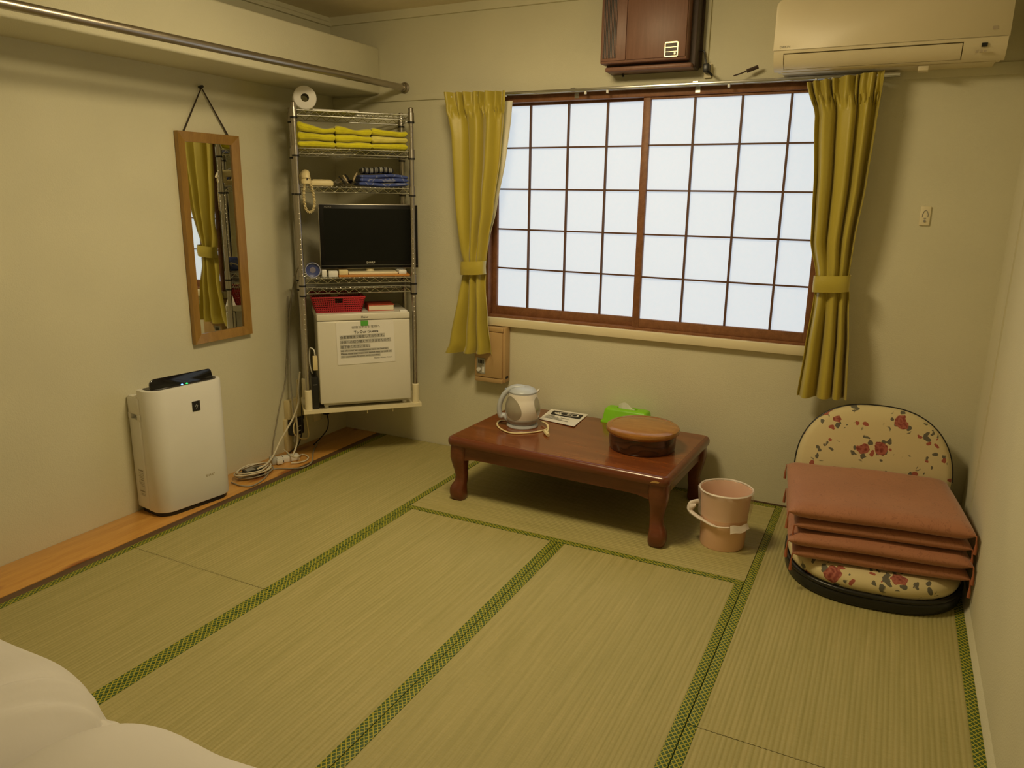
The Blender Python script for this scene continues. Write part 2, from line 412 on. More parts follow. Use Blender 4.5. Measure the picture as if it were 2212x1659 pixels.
# ------------------------------------------------------------------ curtains and rail
def curtain(label, L, R, folds, seed, tie_px, lining_right):
    """L, R: photo outline of the two edges, traced on the plane the curtain hangs in"""
    YC = -.125; rnd = random.Random(seed)
    l = sorted([(p.z, p.x) for p in (at(a, b, 'y', YC) for a, b in L)], reverse=True)
    r = sorted([(p.z, p.x) for p in (at(a, b, 'y', YC) for a, b in R)], reverse=True)
    zt = (l[0][0]+r[0][0])/2; zb = (l[-1][0]+r[-1][0])/2
    ztie = at(*tie_px, 'y', YC).z
    t = thing('curtain', label, 'curtain', (0, 0, 0), group='mustard curtains of the window')
    ph = [rnd.uniform(0, 6.28) for _ in range(4)]
    def fn(s, v, off=0):
        ft = l[0][0]+(r[0][0]-l[0][0])*s; fb = l[-1][0]+(r[-1][0]-l[-1][0])*s
        z = ft+(fb-ft)*v
        a = lerp_rows(l, z)[0]; b = lerp_rows(r, z)[0]
        tie = math.exp(-((z-ztie)/.16)**2); head = max(0, 1-(zt-z)/.11)
        amp = .034*(1-tie*.66)*(.75+.25*v)
        ss = s+.02*math.sin(3.1*v+ph[0])*math.sin(math.pi*s)+.045*math.sin(2*math.pi*s+ph[2])
        w1 = math.sin(2*math.pi*folds*ss+ph[1]+.5*math.sin(2.2*v+ph[3])); w2 = math.sin(2*math.pi*(folds*2+1)*ss+ph[2]+1.5*v)
        hm = min(1, max(0, (.115-(zt-z))/.045)); hm = hm*hm*(3-2*hm)
        y = amp*((w1+.22*w2*(1-v))*(1-.55*hm)+.55*hm*math.sin(2*math.pi*folds*2.5*ss+ph[0]))
        y += .012*math.exp(-((zt-z-.095)/.018)**2)*math.sin(2*math.pi*folds*5*ss)
        y -= .010*head*math.sin(2*math.pi*(folds*2+1)*ss)
        x = a+(b-a)*(s+.035*(1-tie)*math.sin(2*math.pi*folds*ss*1.0+ph[1]+1.57)*math.sin(math.pi*s))
        # round the gathered bundle so it has depth where the tie-back holds it
        y += -.035*tie*math.sin(math.pi*s)+.02*tie
        return Vector((x, YC+y+off, z))
    mk('cloth', MB().grid(fn, 150, 70, thick=.0025), m_curt, t, smooth=70)
    for k in range(5):                                   # hooks that hang the header on the rail
        q = fn(.08+.21*k, .03); mk('hook', MB().box(q.x-.003, q.x+.003, q.y, -.060, 2.088, 2.096), m_white, t, smooth=0)
    # doubled hem band
    mk('hem', MB().grid(lambda s, v: fn(s, .945+.055*v, -.0025), 150, 3), m_curt, t, smooth=70)
    def tb(s, v):
        z = ztie+.05*(.5-v)*1.5; a = lerp_rows(l, ztie)[0]-.004; b = lerp_rows(r, ztie)[0]+.004
        ang = 2*math.pi*s; c, d = math.cos(ang), math.sin(ang)
        x = (a+b)/2+(b-a)/2*math.copysign(abs(c)**.75, c)
        y = YC-.006+(.044)*math.copysign(abs(d)**.8, d)-.006*(1-abs(2*v-1))
        return Vector((x, y, z+.006*c))
    mk('tie_back', MB().grid(tb, 48, 4, cu=True, thick=.002), m_curt, t, smooth=70)
    if lining_right:
        def li(s, v):
            z = zt-.05+(ztie+.07-zt)*v; b = lerp_rows(r, z)[0]
            return Vector((b-.035+(.045*(1-v**1.5)+.004)*s+.0, YC+.045+.004*math.sin(9*s+4*v), z))
        mk('lining', MB().grid(li, 6, 30, thick=.0015), m_lining, t, smooth=70)
    return t
curtain('mustard yellow satin curtain tied back above the tan control box',
        [(963, 200), (979, 300), (984, 400), (994, 540), (1000, 575), (992, 640), (976, 740), (967, 760)],
        [(1095, 196), (1092, 250), (1085, 330), (1069, 450), (1056, 520), (1047, 572), (1048, 605), (1056, 690), (1066, 764)], 3, 3, (1020, 578), True)
curtain('mustard yellow satin curtain tied back above the floral legless chair',
        [(1744, 178), (1760, 250), (1757, 400), (1750, 520), (1761, 595), (1757, 640), (1737, 755), (1720, 856)],
        [(1912, 152), (1893, 270), (1872, 400), (1847, 520), (1833, 602), (1835, 645), (1834, 760), (1829, 862)], 3.6, 8, (1795, 612), False)
def curtain_rail():
    t = thing('curtain_rail', 'double metal curtain rail fixed above the paper screens', 'curtain rail')
    for k, y in enumerate((-.066, -.032)):
        mk('rail', MB().box(.62, 2.86, y-.007, y+.007, 2.095, 2.111, bev=.003), m_chrome, t)
    for x in (.70, 1.33, 1.97, 2.74):
        mk('bracket', MB().box(x-.012, x+.012, -.074, 0, 2.110, 2.115).box(x-.012, x+.012, -.014, 0, 2.07, 2.116), m_chrome, t, smooth=0)
    for x in (1.40, 1.52, 2.13): mk('runner', MB().box(x-.006, x+.006, -.071, -.061, 2.080, 2.096, bev=.002), m_white, t)
curtain_rail()

# ------------------------------------------------------------------ wall units
m_hbrown = WOOD('brown_unit_vinyl', (.185, .088, .058), (.235, .115, .078), (60, 60, 4), .46, coat=0)
m_hdark = P('dark_brown_plastic', (.05, .028, .02), .5)
m_brass = P('pale_brass', (.72, .62, .38), .35, metal=.6)
def wall_heater():
    t = thing('wall_heater', 'brown wood-look air unit with slatted vent mounted above the window', 'air unit', (0, 0, 0))
    x0, x1, y1, z0, z1 = 1.505, 1.94, -.155, 2.205, 2.542
    mk('housing', MB().prism([(0, z0+.0), (0, z1), (-.10, z1), (-.10, z0-.03), (-.02, z0-.035)], x0+.015, x1+.03, 'x', bev=.006).box(x0-.005, x1+.038, -.02, 0, z0-.02, z1, bev=.004), m_hdark, t)
    mk('underside_panel', MB().box(x0+.02, x1+.02, -.135, -.02, z0-.034, z0-.012, bev=.008), m_hbrown, t)
    mk('front_frame', MB().box(x0, x1, y1, -.085, z0, z1, bev=.008), m_hbrown, t)
    xs = x0+.135
    d = mk('front_panel', MB().box(xs+.002, x1-.006, y1-.007, y1+.01, z0+.012, z1-.01, bev=.003), m_hbrown, t)
    mk('vent_panel', MB().box(x0+.006, xs-.002, y1-.006, y1+.01, z0+.012, z1-.01, bev=.003), m_hbrown, t)
    mk('vent_recess', MB().box(x0+.016, x0+.085, y1-.0075, y1, z0+.025, z1-.02), m_blackp, t, smooth=0)
    for k in range(9):
        x = x0+.019+k*.0078
        mk('slat', MB().box(x, x+.0026, y1-.011, y1-.006, z0+.025, z1-.02), m_hbrown, t, smooth=0)
    bx, bz = x1-.073, z0+.045
    fr = mk('badge', MB().prism(rrect(bx-.033, bx+.033, bz-.034, bz+.034, .008), y1-.010, y1-.006, 'y'), m_brass, t); fr['label'] = 'pale framed control badge'
    for k in range(3): mk('badge_window', MB().box(bx-.028, bx+.028, y1-.0108, y1-.009, bz-.028+k*.0195, bz-.028+k*.0195+.0165), m_hdark, fr, smooth=0)
    mk('badge_button', MB().box(bx+.014, bx+.022, y1-.0125, y1-.009, bz-.024, bz-.016), m_brass, fr, smooth=0)
    mk('foot', MB().box(x0+.085, x0+.095, -.06, -.05, z0-.05, z0-.03), m_blackp, t, smooth=0)
wall_heater()
tag(mk('cable_duct', MB().box(1.992, 2.008, -.012, 0, 2.199, ZC-.047, bev=.003), m_trimw), 'narrow cream cable duct running down beside the brown air unit', 'cable duct')
def plug_cord():
    t = thing('power_plug', 'dark plug and cord hanging from the brown air unit onto the curtain rail', 'plug')
    mk('cord', MB().tube(smooth_path([(1.965, -.03, 2.26), (1.99, -.025, 2.255), (2.0, -.03, 2.22), (2.012, -.035, 2.19)]), .0035, 6), m_blackp, t)
    mk('plug_body', MB().box(1.998, 2.026, -.06, -.015, 2.155, 2.195, bev=.005), m_blackp, t)
    mk('socket', MB().box(1.995, 2.030, -.016, -.0, 2.135, 2.2, bev=.003), m_creamw, t)
    mk('tail', MB().tube(smooth_path([(2.02, -.05, 2.16), (2.04, -.075, 2.145), (2.05, -.09, 2.135)]), .006, 6), m_blackp, t)
plug_cord()
def loose_plug():
    t = thing('cable_connector', 'loose dark cable connector lying on the curtain rail near the air conditioner', 'connector')
    mk('cord', MB().tube(smooth_path([(2.15, -.075, 2.129), (2.18, -.06, 2.140), (2.215, -.05, 2.155)]), .003, 6), m_hdark, t)
    mk('connector_body', MB().tube([(2.205, -.052, 2.150), (2.255, -.045, 2.168)], .0085, 8), m_hdark, t)
loose_plug()
def air_conditioner():
    m_ac = P('ac_plastic', (.78, .69, .48), .38, var=.02)
    t = thing('air_conditioner', 'long cream wall air conditioner above the window corner', 'air conditioner')
    x0, x1, z0, z1 = 2.345, 3.232, 2.118, 2.405
    # side profile (y, z): flat front curving under to the outlet
    def prof(inset=0):
        p = [(-.0, z0+.02), (-.0, z1-.01), (-.20+inset, z1-.005), (-.222+inset, z1-.03), (-.225+inset, 2.22)]
        for k in range(1, 7):
            a = math.radians(15*k); p.append((-.155-.07*math.cos(a)+inset*.5, 2.21-.085*math.sin(a)))
        p += [(-.10, z0+.004)]
        return p
    b = MB().prism(prof(.030), x0+.012, x1-.012, 'x', bev=.004)
    mk('housing', b, m_ac, t)
    mk('front_panel', MB().prism(rrect(x0, x1, 2.197, z1, [.075, .03, .002, .002], 8), -.236, -.226, 'y', bev=.003), m_ac, t)
    ax0, ax1 = x0+.045, x1-.155                        # the outlet opening in the chin
    def ch(xx, a): a = math.radians(a); return Vector((xx, -.158-.074*math.cos(a), 2.197-.076*math.sin(a)))
    b = MB()
    for xa, xb, aa, ab in ((x0+.004, ax0, 0, 80), (ax1, x1-.004, 0, 80), (ax0, ax1, 0, 8), (ax0, ax1, 66, 80)):
        b.grid(lambda s, v: ch(xa+(xb-xa)*s, aa+(ab-aa)*v), 20, 10, thick=.004)
    mk('chin', b, m_ac, t)
    mk('outlet_throat', MB().grid(lambda s, v: ch(ax0-.01+(ax1-ax0+.02)*s, 4+66*v)+Vector((0, .011, .009)), 30, 10, thick=.001), m_ac, t)
    mk('louver', MB().grid(lambda s, v: ch(ax0+.004+(ax1-ax0-.008)*s, 11.5+51*v), 40, 10, thick=.004), m_ac, t)
    mk('receiver_window', MB().box(x1-.092, x1-.072, -.2385, -.225, 2.163, 2.177), m_blackp, t, smooth=0)
    lettering('DAIKIN', .042, plane_M((x0+.028, -.2368, 2.208), (1, 0, 0), (0, 0, 1)), m_inkgrey, t, name='lettering')
    m_faint = P('faint_print', (.50, .42, .30), .7)
    for k in range(3): mk('printed_mark', MB().box(x1-.11+k*.014, x1-.10+k*.014, -.2385, -.232, 2.142, 2.150), m_faint, t, smooth=0)
    mk('printed_mark', MB().box(x1-.062, x1-.045, -.2385, -.2365, 2.224, 2.236), m_faint, t, smooth=0)
    mk('underside_vent', MB().box(x0+.03, x1-.03, -.15, -.01, z0+.0, z0+.012), m_ac, t, smooth=0)
    mk('clip', MB().box(2.925, 2.965, -.16, -.10, z0-.022, z0+.006, bev=.004), m_ac, t)
air_conditioner()
def call_button():
    t = thing('call_button_plate', 'small cream wall plate with raised bell outline and dark button', 'wall plate', (3.034, 0, 1.502))
    mk('plate', MB().box(-.021, .021, -.008, 0, -.042, .042, bev=.003), m_creamw, t)
    mk('bell_outline', MB().tube([(-.011, -.009, -.004), (-.011, -.009, .008), (-.006, -.009, .021), (0, -.009, .025), (.006, -.009, .021), (.011, -.009, .008), (.011, -.009, -.004)], .0013, 6), m_inkgrey, t)
    mk('button', MB().lathe([(0, 0), (.0055, 0), (.005, .004), (0, .005)], 16, M=Matrix.Translation((0, -.008, -.022)) @ Matrix.Rotation(math.pi/2, 4, 'X')), m_inkgrey, t)
    mk('slot', MB().box(-.005, .005, -.0092, -.007, -.011, -.0085), m_inkgrey, t, smooth=0)
call_button()
m_tan = P('tan_enamel', (.50, .33, .15), .42, var=.04)
def control_box():
    t = thing('control_box', 'tan metal control box with dial hung under the window sill', 'control box', (0, 0, 0))
    x0, x1, z0, z1, y = .752, .938, .475, .812, -.075
    mk('case', MB().box(x0+.006, x1+.012, y+.012, 0, z0+.004, z1, bev=.005), m_tan, t)
    mk('lower_lip', MB().box(x0, x1, y, -.01, z0, z0+.028, bev=.004), m_tan, t)
    mk('upper_lip', MB().box(x0, x1, y, -.01, z1-.028, z1, bev=.004), m_tan, t)
    mk('front_cover', MB().box(x0, x1-.004, y-.003, y+.02, z0+.031, z1-.031, bev=.003), m_tan, t)
    c = mk('control_plate', MB().box(x0+.015, x0+.072, y-.0055, y, z0+.05, z0+.145, bev=.001), P('grey_plate', (.42, .41, .36), .45), t); c['label'] = 'grey control plate'
    for k in range(4): mk('grille_slot', MB().box(x0+.026+k*.010, x0+.032+k*.010, y-.0065, y-.005, z0+.112, z0+.134, M=None), m_ink, c, smooth=0)
    mk('dial', MB().lathe([(0, 0), (.014, 0), (.012, .010), (0, .011)], 20, M=Matrix.Translation((x0+.031, y-.0055, z0+.075)) @ Matrix.Rotation(math.pi/2, 4, 'X')), m_whitem, c)
    mk('indicator', MB().box(x0+.052, x0+.066, y-.0065, y-.005, z0+.058, z0+.092), m_whitem, c, smooth=0)
    mk('name_label', MB().box(x1+.0115, x1+.0132, y+.020, y+.052, z0+.028, z0+.042), m_ink, t, smooth=0)
control_box()
def mirror():
    z0, z1, y0, y1 = .782, 1.852, -1.217, -.822
    t = thing('wall_mirror', 'tall wood-framed mirror hung on a cord from the wall', 'mirror', (XL, 0, 0))
    m_mf = WOOD('oak_frame', (.27, .145, .030), (.40, .225, .050), (30, 30, 4), .42, coat=.2)
    m_mg = P('mirror_glass', (.80, .82, .78), .02, metal=1, var=.01)
    fw, d = .048, .030
    for (a, b, c, e, nm) in ((y0, y1, z1-fw, z1, 'frame_rail'), (y0, y1, z0, z0+fw, 'frame_rail')):
        k = 1 if c > 1.3 else -1
        zo, zi = (e, c) if k > 0 else (c, e)
        mk(nm, MB().poly([(0.004, a, zo), (0.004, b, zo), (.004, b-fw, zi), (.004, a+fw, zi), (d, a, zo), (d, b, zo), (d-.01, b-fw, zi), (d-.01, a+fw, zi)], [(0, 1, 2, 3), (4, 5, 6, 7), (0, 1, 5, 4), (1, 2, 6, 5), (2, 3, 7, 6), (3, 0, 4, 7)]), m_mf, t, smooth=0)
    for (yo, yi) in ((y0, y0+fw), (y1, y1-fw)):
        mk('frame_stile', MB().poly([(.004, yo, z0), (.004, yo, z1), (.004, yi, z1-fw), (.004, yi, z0+fw), (d, yo, z0), (d, yo, z1), (d-.01, yi, z1-fw), (d-.01, yi, z0+fw)], [(0, 1, 2, 3), (4, 5, 6, 7), (0, 1, 5, 4), (1, 2, 6, 5), (2, 3, 7, 6), (3, 0, 4, 7)]), m_mf, t, smooth=0)
    mk('glass', MB().box(.006, .013, y0+fw-.004, y1-fw+.004, z0+fw-.004, z1-fw+.004), m_mg, t, smooth=0)
    mk('hanging_cord', MB().tube([(.012, y0+.05, z1-.005), (.012, -1.032, 2.072), (.012, y1-.055, z1-.005)], .0042, 6), P('dark_cord', (.045, .03, .02), .8), t)
    mk('nail', MB().tube([(-.005, -1.035, 2.074), (.03, -1.040, 2.076)], .007, 8), m_blackp, t)
mirror()
def closet_rod():
    t = thing('hanging_rod', 'long steel clothes rod fixed to the wall below the soffit', 'rod')
    mk('pipe', MB().tube([(.231, -.004, 2.173), (.205, -4.3, 2.135)], .0185, 20), m_steel, t)
    mk('flange', MB().lathe([(0, 0), (.031, 0), (.031, .008), (.022, .012), (.022, .035), (0, .036)], 28, M=Matrix.Translation((.231, 0, 2.173)) @ Matrix.Rotation(math.pi/2, 4, 'X')), m_steel, t)
    mk('end_bracket', MB().box(.195, .215, -4.75, -4.29, 2.115, 2.155), m_steel, t, smooth=0)
closet_rod()

# ------------------------------------------------------------------ corner rack and everything on it
RX, RY, RA, RS = -.012, -.690, math.pi/4, 1.0165
RW, RD = .620, .302
RZ = CAM.z*(1-RS)
RM = Matrix.Translation((RX, RY, RZ)) @ Matrix.Rotation(RA, 4, 'Z') @ Matrix.Scale(RS, 4)
def on_rack(o, z=0): o.location = Vector((RX, RY, RZ+z*RS))*K; o.rotation_euler = (0, 0, RA); o.scale = (RS, RS, RS); return o
def rw(u, v, z): return RM @ Vector((u, v, z))
SH = [1.985, 1.793, 1.595, 1.103, 1.047]
def rack():
    t = on_rack(thing('wire_rack', 'tall chrome wire rack set across the corner holding towels, screen and fridge', 'rack'), 0)
    for (u, v) in ((0, 0), (RW, 0), (0, RD), (RW, RD)):
        b = MB().tube([(u, v, .36), (u, v, 2.018)], .0132, 16)
        z = .52
        while z < 1.99: b.lathe([(.0134, z), (.0138, z+.001), (.0134, z+.002)], 16, (u, v, 0)); z += .0275
        p = mk('post', b, m_post, t)
        mk('post_cap', MB().lathe([(0, 0), (.0145, 0), (.0145, .006), (.011, .009), (0, .0095)], 16, (u, v, 2.014)), m_steel, p)
        mk('foot_sleeve', MB().lathe([(.0205, .355), (.0205, .468), (.0135, .472)], 20, (u, v, 0)), m_creamw, p)
    for i, z in enumerate(SH):
        b = MB(); r = .0034; h = .0265
        def wire(a, c, rr=r): b.tube([a, c], rr, 6)
        for v in (0, RD):
            wire((.012, v, z), (RW-.012, v, z)); wire((.012, v, z-h), (RW-.012, v, z-h))
            n = 20; zz = [(.02+(RW-.04)*k/n, v, z-.002 if k % 2 else z-h+.002) for k in range(n+1)]
            b.tube(zz, .0022, 5)
        for u in (0, RW):
            wire((u, .012, z), (u, RD-.012, z)); wire((u, .012, z-h), (u, RD-.012, z-h))
            b.tube([(u, .02+(RD-.04)*k/12, z-.002 if k % 2 else z-h+.002) for k in range(13)], .0022, 5)
        for k in range(1, 24): wire((RW*k/24, 0, z+.003), (RW*k/24, RD, z+.003), .0019)
        for v in (.12, .24): wire((0, v, z-.002), (RW, v, z-.002), .0026)
        s = mk('wire_shelf', b, m_chrome, t, smooth=60)
        if i == 4: mk('steel_sheet', MB().box(.012, RW-.012, .01, RD-.01, z+.005, z+.008), m_chrome, s, smooth=0)
        for (u, v) in ((0, 0), (RW, 0), (0, RD), (RW, RD)):
            c = mk('collar', MB().lathe([(.0142, z-.034), (.0185, z-.034), (.0172, z+.012), (.0142, z+.012)], 20, (u, v, 0)), m_post, s)
            mk('collar_ring', MB().lathe([(.0142, z-.043), (.0195, z-.043), (.0195, z-.034), (.0142, z-.034)], 20, (u, v, 0)), m_blackp, s)
    # corner board that carries the rack, in rack coordinates
    R = RM.inverted()
    c = [R @ Vector(p) for p in ((.21, -.0005, 0), (XL+.0005, -.0005, 0), (XL+.0005, -.33, 0))]
    pl = [(-.03, -.03), (RW+.03, -.03), (RW+.03, RD-.02)]+[(q.x, q.y) for q in c]+[(-.03, RD-.02)]
    mk('base_board', MB().prism(pl, .336, .356, 'z'), m_creamw, t, smooth=0)['label'] = 'cream corner board under the fridge'
    for u in (.33, .48): mk('board_screw', MB().tube([(u, -.012, .34), (u, -.012, .312)], .0028, 6), m_creamw, t)
    mk('wall_cleat', MB().box(RW-.02, RW+.03, .2, .31, .30, .337), m_creamw, t, smooth=0)
rack()
# fridge
def fridge():
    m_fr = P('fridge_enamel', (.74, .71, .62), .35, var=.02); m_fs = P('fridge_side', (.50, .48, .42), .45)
    t = on_rack(thing('mini_fridge', 'small white fridge on the rack board with notice taped to it', 'fridge'), 0)
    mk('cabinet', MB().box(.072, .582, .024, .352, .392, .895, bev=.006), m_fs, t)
    d = mk('door', MB().box(.065, .588, -.030, .022, .388, .866, bev=.008, seg=3), m_fr, t)
    mk('top_panel', MB().box(.065, .588, -.030, .352, .8685, .906, bev=.006, seg=3), m_fr, t)
    lettering('Haier', .040, plane_M((.310, -.0305, .879), (1, 0, 0), (0, 0, 1)), m_ink, t, bold=.01)
    mk('hinge_cap', MB().box(.535, .578, -.012, .03, .905, .914, bev=.003), m_white, t)
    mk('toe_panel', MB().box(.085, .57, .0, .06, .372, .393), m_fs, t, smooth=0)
    for u in (.10, .555):
        for v in (.02, .33): mk('foot', MB().lathe([(0, 0), (.013, 0), (.013, .036), (0, .036)], 14, (u, v, .356)), m_whitem, t)
fridge()
def notice():
    t = on_rack(thing('notice_sheet', 'printed white notice sheet taped to the fridge door', 'notice'), 0)
    A, B_, C_, D_ = (.166, .858), (.492, .866), (.497, .620), (.171, .614)      # corners u,z
    def q(fx, fy, y=-.0328):
        a = Vector(A).lerp(Vector(B_), fx); d = Vector(D_).lerp(Vector(C_), fx); p = a.lerp(d, fy); return Vector((p.x, y-.0006*math.sin(fy*2.5), p.y))
    mk('sheet', MB().grid(lambda s, v: q(s, v, -.0318), 4, 8, thick=.0004), m_paper, t)
    tp = mk('tape', MB().box(.306, .348, -.0345, -.0325, .836, .866), P('green_tape', (.10, .42, .06), .5), t); tp['label'] = 'square of green tape'
    xd = (Vector(B_)-Vector(A)).normalized()
    def line(s, fx, fy, w, h, m=m_ink, al='L', bold=0.0):
        p = q(fx, fy, -.0336); lettering(s, w, plane_M((p.x, p.y, p.z), (xd.x, 0, xd.y), (-xd.y, 0, xd.x)), m, t, h, align=al, bold=bold)
    def band(fx0, fx1, fy0, fy1):
        P_ = [q(fx0, fy0, -.0330), q(fx1, fy0, -.0330), q(fx1, fy1, -.0330), q(fx0, fy1, -.0330)]
        mk('grey_band', MB().poly(P_, [(0, 1, 2, 3)]), m_greyband, t, smooth=0)
    WD = .326
    line('御宿泊中のお客様へ', .27, .165, .49*WD, .0165, m_inkgrey)
    line('To Our Guests', .305, .275, .42*WD, .0150, m_ink, bold=.012)
    for s, fy, w in (('全客室暖房で設定しております。', .385, .76), ('冷房への切り替えができませんので、', .500, .87), ('御了承くださいませ。', .613, .50)):
        band(.055, .075+w, fy-.082, fy+.012); line(s, .065, fy, w*WD, .0165, m_ink)
    for s, fy, w in (("All of rooms' air conditioners have set heat air.", .690, .82), ('Please note that it can not switch heat to cold air.', .762, .88), ('We appreciate for your understanding.', .834, .67)):
        band(.055, .075+w, fy-.052, fy+.008); line(s, .065, fy, w*WD, .0100, m_ink, bold=.004)
    line('Kyoto White Hotel', .635, .905, .30*WD, .0095, m_ink)
notice()
# red basket
def basket():
    m_red = P('red_plastic', (.42, .018, .03), .4)
    t = on_rack(thing('red_basket', 'red perforated plastic basket on top of the fridge', 'basket'), .906)
    u0, u1, v0, v1, h = .070, .318, .03, .27, .088; ex = .022
    def corner(k, z):
        e = ex*z/h; return [(u0-e, v0-e, z), (u1+e, v0-e, z), (u1+e, v1+e, z), (u0-e, v1+e, z)][k % 4]
    mk('base', MB().box(u0, u1, v0, v1, .0, .004), m_red, t, smooth=0)
    mk('rim', MB().tube([corner(k, h) for k in range(4)], .0045, 8, closed=True), m_red, t)
    for k in range(4):
        a0, a1 = Vector(corner(k, 0)), Vector(corner(k+1, 0)); b0, b1 = Vector(corner(k, h)), Vector(corner(k+1, h))
        a0 = a0+Vector((0, 0, .0035)); a1 = a1+Vector((0, 0, .0035))
        b = MB(); n = 24; g0, g1, gf = 10/24, 14/24, 4/7
        at_ = lambda s, f: a0.lerp(a1, s).lerp(b0.lerp(b1, s), f)
        for i in range(n+1):
            s = i/n; b.tube([at_(s, 0), at_(s, gf if g0 < s-1e-6 and s < g1-1e-6 else 1)], .0031, 4)
        for j in range(8):
            f = j/7
            if gf < f-1e-6 and f < .99: b.tube([at_(0, f), at_(g0, f)], .0034, 4); b.tube([at_(g1, f), at_(1, f)], .0034, 4)
            else: b.tube([at_(0, f), at_(1, f)], .0034, 4)
        mk('side_wall', b, m_red, t, smooth=0)
        mk('grip_frame', MB().tube([at_(g0, gf), at_(g1, gf), at_(g1, .99), at_(g0, .99)], .0042, 6, closed=True), m_red, t, smooth=0)
basket()
def book(name, label, u0, u1, v0, v1, z0, h, mc, mp, parent_z=0):
    t = on_rack(thing(name, label, 'book'), z0)
    mk('cover', MB().box(u0, u1, v0-.003, v1, h-.004, h, bev=.001).box(u0, u1, v0-.003, v1, 0, .004, bev=.001).box(u0-.001, u0+.004, v0-.003, v1, 0, h), mc, t, smooth=0)
    mk('page_block', MB().box(u0+.003, u1-.004, v0, v1-.004, .003, h-.003), mp, t, smooth=0)
book('red_book', 'thick red-covered book with pale page edges lying on the fridge', .362, .513, .05, .20, .906, .036, P('book_red', (.48, .06, .025), .5), P('page_edges', (.78, .72, .55), .8))
# television
def television():
    t = on_rack(thing('television', 'small flat black television standing inside the rack', 'television'), 0)
    u0, u1, z0, z1, v = .108, .668, 1.146, 1.507, .085
    mk('silver_frame', MB().box(u0, u1, v, v+.022, z0, z1, bev=.006), P('tv_silver', (.45, .42, .36), .35, metal=.5), t)
    mk('bezel', MB().box(u0+.004, u1-.004, v-.004, v+.004, z0+.004, z1-.004, bev=.003), P('tv_bezel', (.006, .006, .006), .35, spec=.25), t)
    mk('screen', MB().box(u0+.028, u1-.028, v-.0055, v, z0+.045, z1-.026), P('tv_screen', (.004, .005, .004), .35, spec=.2), t, smooth=0)
    mk('trim_line', MB().box(u0+.006, u1-.006, v-.006, v, z0+.020, z0+.022), P('tv_line', (.12, .12, .10), .3), t, smooth=0)
    mk('back_shell', MB().box(u0+.06, u1-.06, v+.02, v+.065, z0+.04, z1-.05, bev=.015), m_blackp, t)
    mk('neck', MB().lathe([(.026, .008), (.022, .03), (.022, .06)], 20, ((u0+u1)/2, v+.03, 1.116)), m_creamw, t)
    mk('stand', MB().box(.256, .534, .02, .20, 1.108+.012, 1.108+.024, bev=.004), m_creamw, t)
    lettering('SHARP', .048, plane_M((.365, v-.0062, z0+.030), (1, 0, 0), (0, 0, 1)), P('logo_silver', (.6, .58, .5), .4), t, bold=.01)
    lettering('AQUOS', .040, plane_M((u0+.032, v-.0062, z1-.022), (1, 0, 0), (0, 0, 1)), P('logo_dim', (.22, .21, .18), .5), t, bold=.01)
television()
ZT4 = SH[3]+.005
tag(on_rack(mk('tv_board', MB().box(.199, .60, .004, .215, ZT4, ZT4+.012, bev=.002), WOOD('orange_board', (.50, .20, .035), (.62, .27, .06), (4, 40, 40), .4))), 'orange wooden board under the television stand', 'board')
def blue_cup():
    t = on_rack(thing('blue_cup', 'round blue cup lying on its side facing out beside the television', 'cup'), 0)
    c = Matrix.Translation((.060, .006, ZT4+.042)) @ Matrix.Rotation(math.pi/2, 4, 'X')
    mb = P('blue_plastic', (.05, .07, .24), .35)
    mk('bowl', MB().lathe([(.041, 0), (.041, -.045), (.036, -.055), (0, -.056), (0, -.010), (.030, -.009), (.037, -.005), (.038, 0)], 32, M=c), mb, t)
    mk('rim', MB().lathe([(.0375, -.002), (.042, -.002), (.042, .002), (.0375, .002)], 32, M=c), P('blue_rim', (.35, .36, .48), .4), t)
    mk('label_disc', MB().lathe([(0, -.0085), (.016, -.0085), (.016, -.0098), (0, -.0098)], 20, M=c), P('pale_label', (.22, .20, .28), .6), t)
blue_cup()
tag(on_rack(mk('adapter', MB().box(.108, .136, .02, .06, ZT4, ZT4+.040, bev=.004), m_white)), 'small white adapter block next to the blue cup', 'adapter')
tag(on_rack(mk('white_box', MB().box(.145, .196, .012, .06, ZT4, ZT4+.034, bev=.004), m_white)), 'small white rectangular box in front of the television', 'box')
tag(on_rack(mk('cream_box', MB().box(.202, .252, .010, .05, ZT4+.012, ZT4+.040, bev=.004), m_cream)), 'small cream yellow box in front of the television', 'box')
def remote():
    t = on_rack(thing('remote_control', 'white remote control on the orange board at the window end', 'remote'), 0)
    mk('body', MB().box(.537, .582, .008, .15, ZT4+.012, ZT4+.034, bev=.005), m_white, t)
    for i in range(3):
        for j in range(5): mk('button', MB().box(.545+i*.0115, .552+i*.0115, .03+j*.02, .042+j*.02, ZT4+.033, ZT4+.0355), m_inkgrey, t, smooth=0)
remote()
# black box and in-line switch beside the fridge
def black_box():
    t = on_rack(thing('black_modem', 'slim black box standing between fridge and rack post', 'modem'), 0)
    mk('case', MB().box(.022, .060, -.008, .15, .356, .545, bev=.006), m_blackp, t)
    mk('vent', MB().box(.03, .052, -.0095, -.007, .50, .503), m_inkgrey, t, smooth=0)
black_box()
def inline_switch():
    t = thing('inline_switch', 'cream in-line power switch hanging beside the fridge', 'switch')
    mk('body', MB().box(.034, .060, -.012, .016, .585, .668, bev=.004, M=RM), m_cream, t)
    mk('cord', MB().tube(smooth_path([rw(.048, 0, .666), rw(.044, .0, .70), rw(.03, .01, .712), rw(.022, .03, .70), rw(.02, .05, .62), rw(.03, .03, .56)]), .004, 6), m_whitem, t)
inline_switch()
